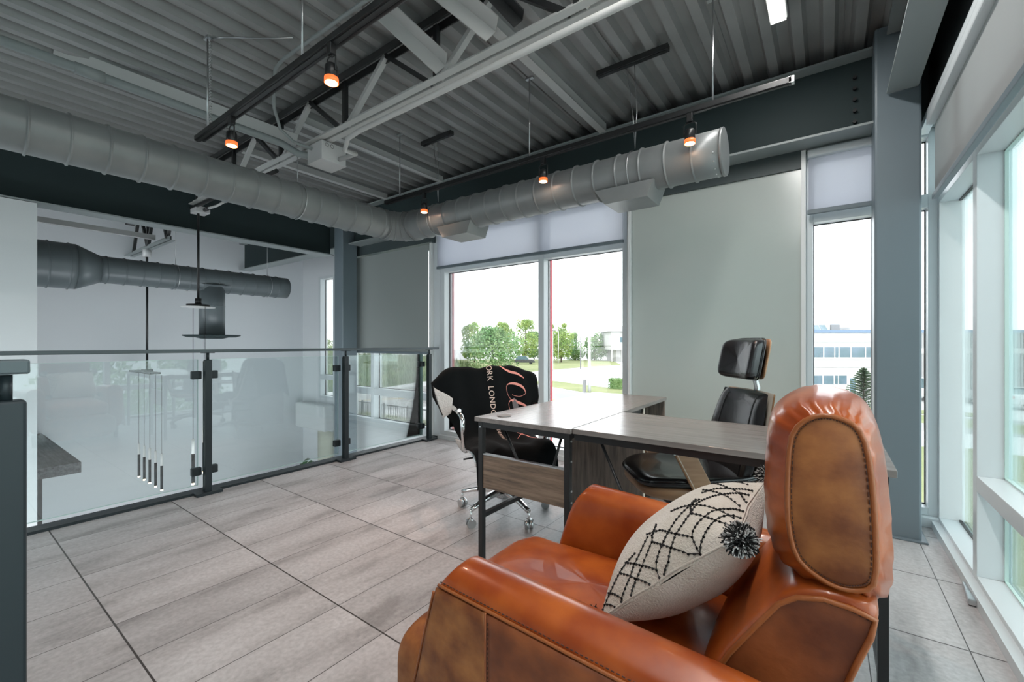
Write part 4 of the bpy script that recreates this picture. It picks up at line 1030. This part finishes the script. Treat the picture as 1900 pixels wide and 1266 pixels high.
def pompom(c, r, seed):
    c = Vector(c); rnd = random.Random(seed); a = MB(); b_ = MB()
    a.ball(c, r*.62, 14, 10)
    for k in range(1100):
        z = rnd.uniform(-1,1); th = rnd.uniform(0,2*PI); q = math.sqrt(1-z*z); d = Vector((q*math.cos(th),q*math.sin(th),z)); L = r*rnd.uniform(.84,1.04)
        s_ = d.orthogonal().normalized()*.0011; w = d.cross(s_).normalized()*.0011; T = a if k%3 else b_
        p = c+d*r*.5; e = c+d*L+Vector((rnd.gauss(0,1),rnd.gauss(0,1),rnd.gauss(0,1)))*.0022; T.add([p+s_,p-s_*.5+w,p-s_*.5-w,e+s_,e-s_*.5+w,e-s_*.5-w],[(0,1,4,3),(1,2,5,4),(2,0,3,5),(3,4,5)])
    o = a.build('pompom','yarn',pw,recalc=False); b_.build('pompom_pale_strands','pom_w',o,recalc=False)
pompom(pil(-.99,.99)+Vector((.004,-.016,.004)),.031,1); pompom(pil(.99,.99)+Vector((.006,.016,.012)),.030,2); pompom(pil(-.99,-.99)+Vector((-.012,-.012,.006)),.028,3); pompom(pil(.99,-.99)+Vector((-.012,.012,.006)),.028,4)

# small items by the right window
t = thing('power_clip','small grey metal fitting lying at the foot of the right window wall','fitting',(.50,2.72,.012))
m = MB(); m.bar((.512,2.83,.016),(.508,2.74,.016),.022,.024); m.bar((.507,2.735,.018),(.500,2.64,.018),.028,.026); m.build('body','steel_b',t,bevel=.004)
MB().cyl((.510,2.735,.017),(.505,2.745,.017),.009,10).build('joint','black',t)

# ================================================================== OUTSIDE
ZG = -3.3
st(MB().box(-220,160,4.9,260,ZG-.2,ZG).add([],[]).build('ground','conc'))
st(MB().box(.9,160,-60,4.9,ZG-.2,ZG).build('ground_east','conc'))
def flat(name, pts, z, mt, label=None, cat=None, kind='structure'):
    m = MB(); n = len(pts); m.add([(x,y,z) for x,y in pts]+[(x,y,z-.05) for x,y in pts],[tuple(range(n)),tuple(range(2*n-1,n-1,-1))]+[(i,(i+1)%n+0,(i+1)%n+n,i+n) for i in range(n)]); return tag(m.build(name, mt), kind=kind)
flat('road',[(-34.5,-10),(-24.0,-10),(-24.0,18),(-22.5,22.5),(-11,27.9),(10,31),(10,37),(-10,36.5),(-17.9,35.2),(-22,37),(-30,36),(-34.5,30)],ZG+.02,'asph')
flat('road_line',[(-29.3,-10),(-29.1,-10),(-29.0,20),(-26,26),(-12,30.9),(-12,31.1),(-26.1,26.3),(-29.2,20.1)],ZG+.035,'yellow')
flat('road_stripe',[(-32.6,-10),(-32.35,-10),(-32.3,24),(-32.5,24)],ZG+.035,'car_w')
flat('grass_verge',[(-28.3,41.7),(-25.5,39.6),(-17.9,35.6),(-12,36.6),(8,37.4),(8,39.3),(-15,39.6),(-20,41.5),(-26.9,44.6)],ZG+.03,'grass')
flat('grass_bank',[(-48.4,48.2),(-37.4,55.5),(-37.8,62),(-36.5,76),(-34.5,86),(-44,104),(-62,104),(-80,90),(-90,60)],ZG+.04,'grass')
flat('grass_bank',[(-24.0,9),(-8,9),(-8,13.6),(-15.5,17.2),(-24,17.0)],ZG+.03,'grass')
flat('grass_bank',[(5.0,26),(9,24),(6.3,12),(1.5,10),(.5,24)],ZG+.03,'grass')
flat('grass_verge',[(2.6,33.5),(9,31),(9,35),(3,37)],ZG+.03,'grass')
# reed embankment
m = MB()
def hill(u, v):
    y = -12+64*v; base = -37.2+(1.0*math.sin(y*.3)); x = base-26*u
    h = 2.55*(1-math.exp(-u*7))+.25*noise.noise(Vector((x*.3,y*.3,0)))*min(1,u*9)
    if y > 44: h *= max(0,1-(y-44)/8)
    return Vector((x,y,ZG+h))
m.grid(hill, 40, 90); st(m.build('embankment','reeds'))
rnd = random.Random(5); m = MB()
for k in range(9000):
    u = rnd.random()**1.6; v = rnd.uniform(.35,.95); p = hill(u,v); h = rnd.uniform(.35,.8); a = rnd.uniform(0,2*PI); d = Vector((math.cos(a)*.05,math.sin(a)*.05,0)); l = Vector((rnd.uniform(-.15,.15),rnd.uniform(-.15,.15),h))
    m.add([p-d,p+d,p+l],[(0,1,2)])
tag(m.build('reeds','reeds',recalc=False),'tall green reeds covering the bank across the road','reeds',kind='stuff')
# picket fence
t = thing('picket_fence','black metal picket fence in front of the road beyond the railing','fence',(-19.5,15.3,ZG))
m = MB(); m.box(-26,-10,15.27,15.33,ZG+1.0,ZG+1.05); m.box(-26,-10,15.27,15.33,ZG+.12,ZG+.17); m.build('rails','black',t)
m = MB()
for k in range(108): m.box(-26+k*.149,-25.975+k*.149,15.285,15.315,ZG+.12,ZG+1.0)
tag(m.build('pickets','black',t),kind='stuff')
for k in range(9): MB().box(-26+k*2-.035,-25.93+k*2,15.26,15.34,ZG,ZG+1.12).build('post','black',t)
m = MB(); rnd = random.Random(11)
for k in range(5200):
    p = Vector((rnd.uniform(-25,-9), rnd.uniform(13.2,15.1), ZG)); h = rnd.uniform(.2,.75); a = rnd.uniform(0,2*PI); d = Vector((math.cos(a)*.03,math.sin(a)*.03,0))
    m.add([p-d,p+d,p+Vector((rnd.uniform(-.2,.2),rnd.uniform(-.2,.2),h))],[(0,1,2)])
tag(m.build('wild_grass','grass',recalc=False),'tall wild grass growing behind the black picket fence','grass',kind='stuff')
# trees
def tree(x, y, h, r, lb, mt='leaf', seed=0, zb=ZG, trunk=.28, grp=None, n=2600, ls=.30, shape='oval', cat='tree'):
    t = thing('tree', lb, cat, (x,y,zb), group=grp); rnd = random.Random(seed); c = Vector((x,y,zb))
    if trunk: MB().tube([c,c+Vector((0,0,h*trunk)),c+Vector((.1,0,h*.75))],[.035*h*.6,.025*h*.6,.01*h],8).build('trunk','bark',t)
    m = MB(); blobs = []
    for k in range(22):
        f = rnd.uniform(0,1); z = h*(trunk*.8+(1-trunk*.8)*f*.93)
        w = math.sin(PI*(f*.82+.14))**.7 if shape == 'oval' else (1-f*.93)
        a = rnd.uniform(0,2*PI); q = r*w*rnd.uniform(.25,.72); blobs.append((c+Vector((math.cos(a)*q,math.sin(a)*q,z)), r*w*rnd.uniform(.34,.52)+.15))
    for k in range(n):
        b_, br_ = rnd.choice(blobs); d = Vector((rnd.gauss(0,1),rnd.gauss(0,1),rnd.gauss(0,.8))).normalized(); p = b_+d*br_*rnd.uniform(.75,1.08)
        a = Vector((rnd.gauss(0,1),rnd.gauss(0,1),rnd.gauss(0,1))).normalized(); e = a.orthogonal().normalized(); s_ = ls*rnd.uniform(.5,1)
        m.add([p-a*s_*.5,p+e*s_*.28,p+a*s_*.5,p-e*s_*.28],[(0,1,2,3)])
    m.build('crown',mt,t,recalc=False); return t
TR = [(-67,77,9.6,3.9,'tall bright green tree at the left edge of the big window','leaf',1,.22),
 (-46,57.5,7.0,5.2,'broad rounded green tree nearest the road, directly above the blanket chair','leaf2',2,.05),
 (-66,86,10.2,3.6,'tree with yellowish top behind the broad rounded one','leaf',3,.2),
 (-58,85,10.6,3.6,'tall tree rising behind the right side of the broad rounded one','leaf',4,.2),
 (-66,101,8.2,3.6,'dull green tree left of the window mullion','leaf2',5,.2),
 (-56,93,9.4,3.3,'narrow bright tree half hidden by the window mullion','leaf',6,.2),
 (-50.5,89,9.4,3.4,'tall narrow tree just right of the window mullion','leaf',7,.2),
 (-54,103,7.4,3.9,'rounded tree left of the street lamp','leaf2',8,.15),
 (-50,106,7.6,3.7,'rounded tree directly behind the street lamp','leaf2',9,.15),
 (-49,113,7.4,3.9,'rounded tree right of the street lamp','leaf2',10,.15),
 (-47,117,6.4,3.6,'low rounded tree beside the white house','leaf2',12,.12)]
for x,y,h,r,lb,mt,sd,tk in TR: tree(x,y,h,r,lb,mt,sd,trunk=tk,grp='trees beyond the parking lot',n=6000 if h<8 and r>5 else 4200,ls=.50)
tree(13,4.0,4.6,2.0,'green tree outside the right windows, mirrored in the glass railing, left one','leaf2',21,trunk=.1,n=2600,ls=.28)
tree(13.5,6.6,4.2,2.0,'green tree outside the right windows, mirrored in the glass railing, right one','leaf2',22,trunk=.1,n=2600,ls=.28)
for x,y,h,r,lb,sd in ((-112,66,5.2,5.2,'low dark green tree line seen through the far left window',31),(-100,58,3.6,4.5,'low shrubby tree seen at the bottom of the far left window',32)):
    tree(x,y,h,r,lb,'leaf',sd,trunk=.1,n=1600,ls=.7)
# conifer
def conifer(x, y, h, r, lb):
    t = thing('conifer', lb, 'tree', (x,y,ZG)); c = Vector((x,y,ZG)); rnd = random.Random(9)
    MB().tube([c,c+Vector((0,0,h))],[.07,.008],8).build('trunk','bark',t); m = MB()
    for k in range(190):
        f = (k/190)**.9; z = .15+(h-.2)*f; L = r*(1-f)**.8+.05; a = k*2.4; d = Vector((math.cos(a),math.sin(a),.25))
        for q in range(10):
            p = c+Vector((0,0,z))+d*L*(q+1)/10; s_ = Vector((-math.sin(a),math.cos(a),0))*(.13*(1.15-q/10))*min(1,L*1.5+.3)
            m.add([p-s_+Vector((0,0,.03)),p-d*.07,p+s_+Vector((0,0,.03)),p+d*.03-Vector((0,0,.03))],[(0,1,2,3)])
    m.build('branches','leaf3',t,recalc=False)
conifer(1.35,25.6,3.35,1.35,'young conifer outside the narrow window beside the column')
# hedge
t = thing('hedge','low trimmed green hedge on the verge right of the street lamp','hedge',(-15,39,ZG)); m = MB(); rnd = random.Random(2)
m.box(-17.2,-11.8,39.9,41.1,ZG,ZG+.85); m.build('core','leaf2',t); m = MB()
for k in range(2600):
    p = Vector((rnd.uniform(-17.35,-11.7),rnd.choice((39.85,41.15))+rnd.uniform(-.12,.12),ZG+rnd.uniform(.05,.98))) if k%2 else Vector((rnd.uniform(-17.35,-11.7),rnd.uniform(39.8,41.2),ZG+.9+rnd.uniform(-.1,.1)))
    a = Vector((rnd.gauss(0,1),rnd.gauss(0,1),rnd.gauss(0,1))).normalized(); e = a.orthogonal().normalized(); m.add([p-a*.09,p+e*.05,p+a*.09,p-e*.05],[(0,1,2,3)])
m.build('leaves','leaf2',t,recalc=False)
# street lamps and poles
t = thing('street_lamp','tall grey street lamp with a curved arm beyond the right window pane','street lamp',(-17.5,36,ZG))
MB().tube([(-17.5,36,ZG),(-17.5,36,ZG+1.6),(-17.5,36,4.15)],[.16,.13,.08],14).build('pole','galv',t)
MB().tube([(-17.5,36,3.75),(-17.0,36.35,4.35),(-16.55,36.7,4.75),(-16.2,36.95,4.98)],.035,8).build('arm','galv',t)
MB().ball((-15.85,37.2,5.0),.3,12,6,(1.2,.9,.28)).build('lamp_head','galv',t)
MB().box(-17.95,-17.7,35.5,35.75,ZG,ZG+1.15).build('control_box','grey_roof',t)
for x,y,h,lb in ((-36.0,60.6,6.5,'slim white pole in front of the broad rounded tree'),(-34.5,67.5,10.0,'tall dark lamp pole right of the broad rounded tree'),(-49,85,7.4,'thin pale pole beside the window mullion')):
    t = thing('lamp_pole',lb,'pole',(x,y,ZG)); MB().cyl((x,y,ZG),(x,y,ZG+h),.10,8,.07).build('pole','galv' if 'dark' not in lb else 'grey_roof',t); MB().box(x-.1,x+.5,y-.12,y+.12,ZG+h,ZG+h+.1).build('lamp_head','grey_roof',t)
# vehicles
def car(name, lb, x, y, rz, paint, suv=False, cat='car'):
    t = thing(name, lb, cat, (0,0,0)); L = 4.6; h = 1.75 if suv else 1.42
    side = [(-2.25,.35),(-2.3,.75),(-2.2,1.0),(-1.9,1.02),(-1.5,h-.05) if suv else (-1.2,h-.05),(-.9,h),(.4,h),(1.0,1.02),(1.9,.92),(2.25,.75),(2.28,.35)]
    body = [p for p in side if p[1] <= 1.03]
    MB().prism([(x_,-.88,z_) for x_,z_ in body],(0,0,0),(0,1.76,0)).build('body',paint,t,bevel=.06)
    cab = [(-1.92,1.0),(-1.5 if suv else -1.2,h-.05),(-.9,h),(.4,h),(1.02,1.0)]
    MB().prism([(x_,-.78,z_) for x_,z_ in cab],(0,0,0),(0,1.56,0)).build('cabin','bwin',t,bevel=.05)
    MB().box(-1.35,.42,-.74,.74,h-.02,h+.02).build('roof',paint,t,bevel=.02)
    for sx in (-1.4,1.4):
        for sy in (-.86,.70): MB().cyl((sx,sy,.33),(sx,sy+.16,.33),.33,20).build('wheel','tyre',t)
    for sy in (-.84,.62): MB().box(-2.33,-2.25,sy,sy+.22,.75,.92).build('tail_lamp','carred',t)
    t.location = (x,y,ZG+.03); t.rotation_euler = (0,0,rz); return t
car('car','dark parked vehicle right of the broad rounded tree',-52.5,76.5,math.radians(35),'car_d',True)
car('car','white parked vehicle seen in the slit between column and corner mullion',6.3,46.2,math.radians(110),'car_w',True)
car('car','white parked vehicle seen through the first pane of the right wall',9.7,45.0,math.radians(112),'car_w')
car('car','dark parked vehicle seen through the first pane of the right wall',12.6,47.0,math.radians(112),'car_d')
# office building
t = thing('office_building','white two-storey office building with ribbon windows and blue-grey coping','building',(0,0,0))
def L_(u0,u1,n0,n1,z0,z1,nm,mt,bv=0): return MB().box(u0,u1,n0,n1,z0-ZG,z1-ZG).build(nm,mt,t,bevel=bv)
px = lambda p: (p-1508)/803*36.5
L_(-4,px(1700),0,14,ZG,2.05,'precast_wall','bldg'); L_(-4.1,42,-.12,14.1,2.05,2.28,'coping','blue')
m = MB(); m.box(px(1700),42,.0,14,0,2.05-ZG)
m.build('ribbed_wall','bldg',t); m = MB()
for k in range(118): 
    u = px(1700)+.1+k*.28; m.box(u,u+.10,-.07,0,0,.6-ZG-.35); m.box(u,u+.10,-.07,0,.75-ZG,2.0-ZG)
tag(m.build('wall_ribs','grey_roof',t),kind='stuff')
L_(px(1700)-.1,42,-.10,.02,.3,.7,'band','bldg')
for zz in (1.25,-.25,-.9): L_(-4,px(1700),-.015,0,zz,zz+.02,'panel_joint','grey_roof')
for a, b_ in ((1485,1505),(1507.5,1527),(1528.3,1547.5),(1549.5,1555.5),(1557,1577.5),(1579.8,1604.8),(1607,1632),(1634,1660)):
    L_(px(a),px(b_),-.03,.02,-.02,.83,'window','bwin'); L_(px(b_),px(b_)+.07,-.06,.02,-.05,.86,'window_mullion','frame_w')
for a, b_ in ((1485,1506),(1508,1525.5),(1528,1546.5),(1549,1554.5),(1557,1571)):
    L_(px(a),px(b_),-.03,.02,-2.28,-1.58,'window','bwin'); L_(px(b_),px(b_)+.07,-.06,.02,-2.3,-1.56,'window_mullion','frame_w')
d = L_(px(1574),px(1589),-.06,.0,-3.25,-1.6,'door','frame_w'); MB().box(px(1576),px(1587),-.08,-.05,.15,1.5).build('door_glass','bwin',d)
for k in range(5): 
    a = px(1487+k*13.5); MB().prism([(a,1.0,5.60),(a+.5,1.0,5.60),(a+.62,1.5,6.05),(a+.12,1.5,6.05)],(0,0,0),(0,.05,0)).build('solar_panel','bwin',t)
L_(px(1557),px(1573),2,4,2.28,2.85,'rooftop_unit','bldg'); L_(px(1575),px(1592),2,4,2.28,2.85,'rooftop_unit','grey_roof'); L_(px(1611),px(1625),2,4,2.28,2.62,'rooftop_unit','bldg')
t.location = (-1.0,44.5,ZG); t.rotation_euler = (0,0,math.radians(36.07))
# white house far away
t = thing('white_house','white two-storey building with grey hip roof at the right edge of the big window','building',(0,0,0))
MB().box(0,16,0,12,2.9,7.4).build('upper_storey','bldg',t); MB().box(1.6,16,1.5,12,0,2.9).build('lower_storey','bldg',t)
MB().add([(-.8,-.8,7.4),(16.8,-.8,7.4),(16.8,12.8,7.4),(-.8,12.8,7.4),(5,5,9.2),(12,5,9.2)],[(0,1,5,4),(1,2,5),(2,3,4,5),(3,0,4),(0,3,2,1)]).build('hip_roof','grey_roof',t)
for u in (2.2,4.6): MB().box(u,u+.9,-.06,.02,4.8,6.0).build('window','bwin',t)
for u in (0,2.4): MB().box(u+.1,u+.35,0,.25,0,2.9).build('porch_post','bldg',t)
t.location = (-42.6,99.5,ZG); t.rotation_euler = (0,0,math.radians(36.07))
t = thing('warehouse','long low pale warehouse on the horizon beyond the reeds','building',(-120,60,ZG))
MB().box(-160,-120,20,66,ZG,1.9).build('walls','bldg',t); MB().box(-160.4,-119.6,19.6,66.4,1.9,2.3).build('roof_edge','grey_roof',t)
for y in range(24,64,8): MB().box(-120.02,-119.9,y,y+4,-1.4,.3).build('window','bwin',t)
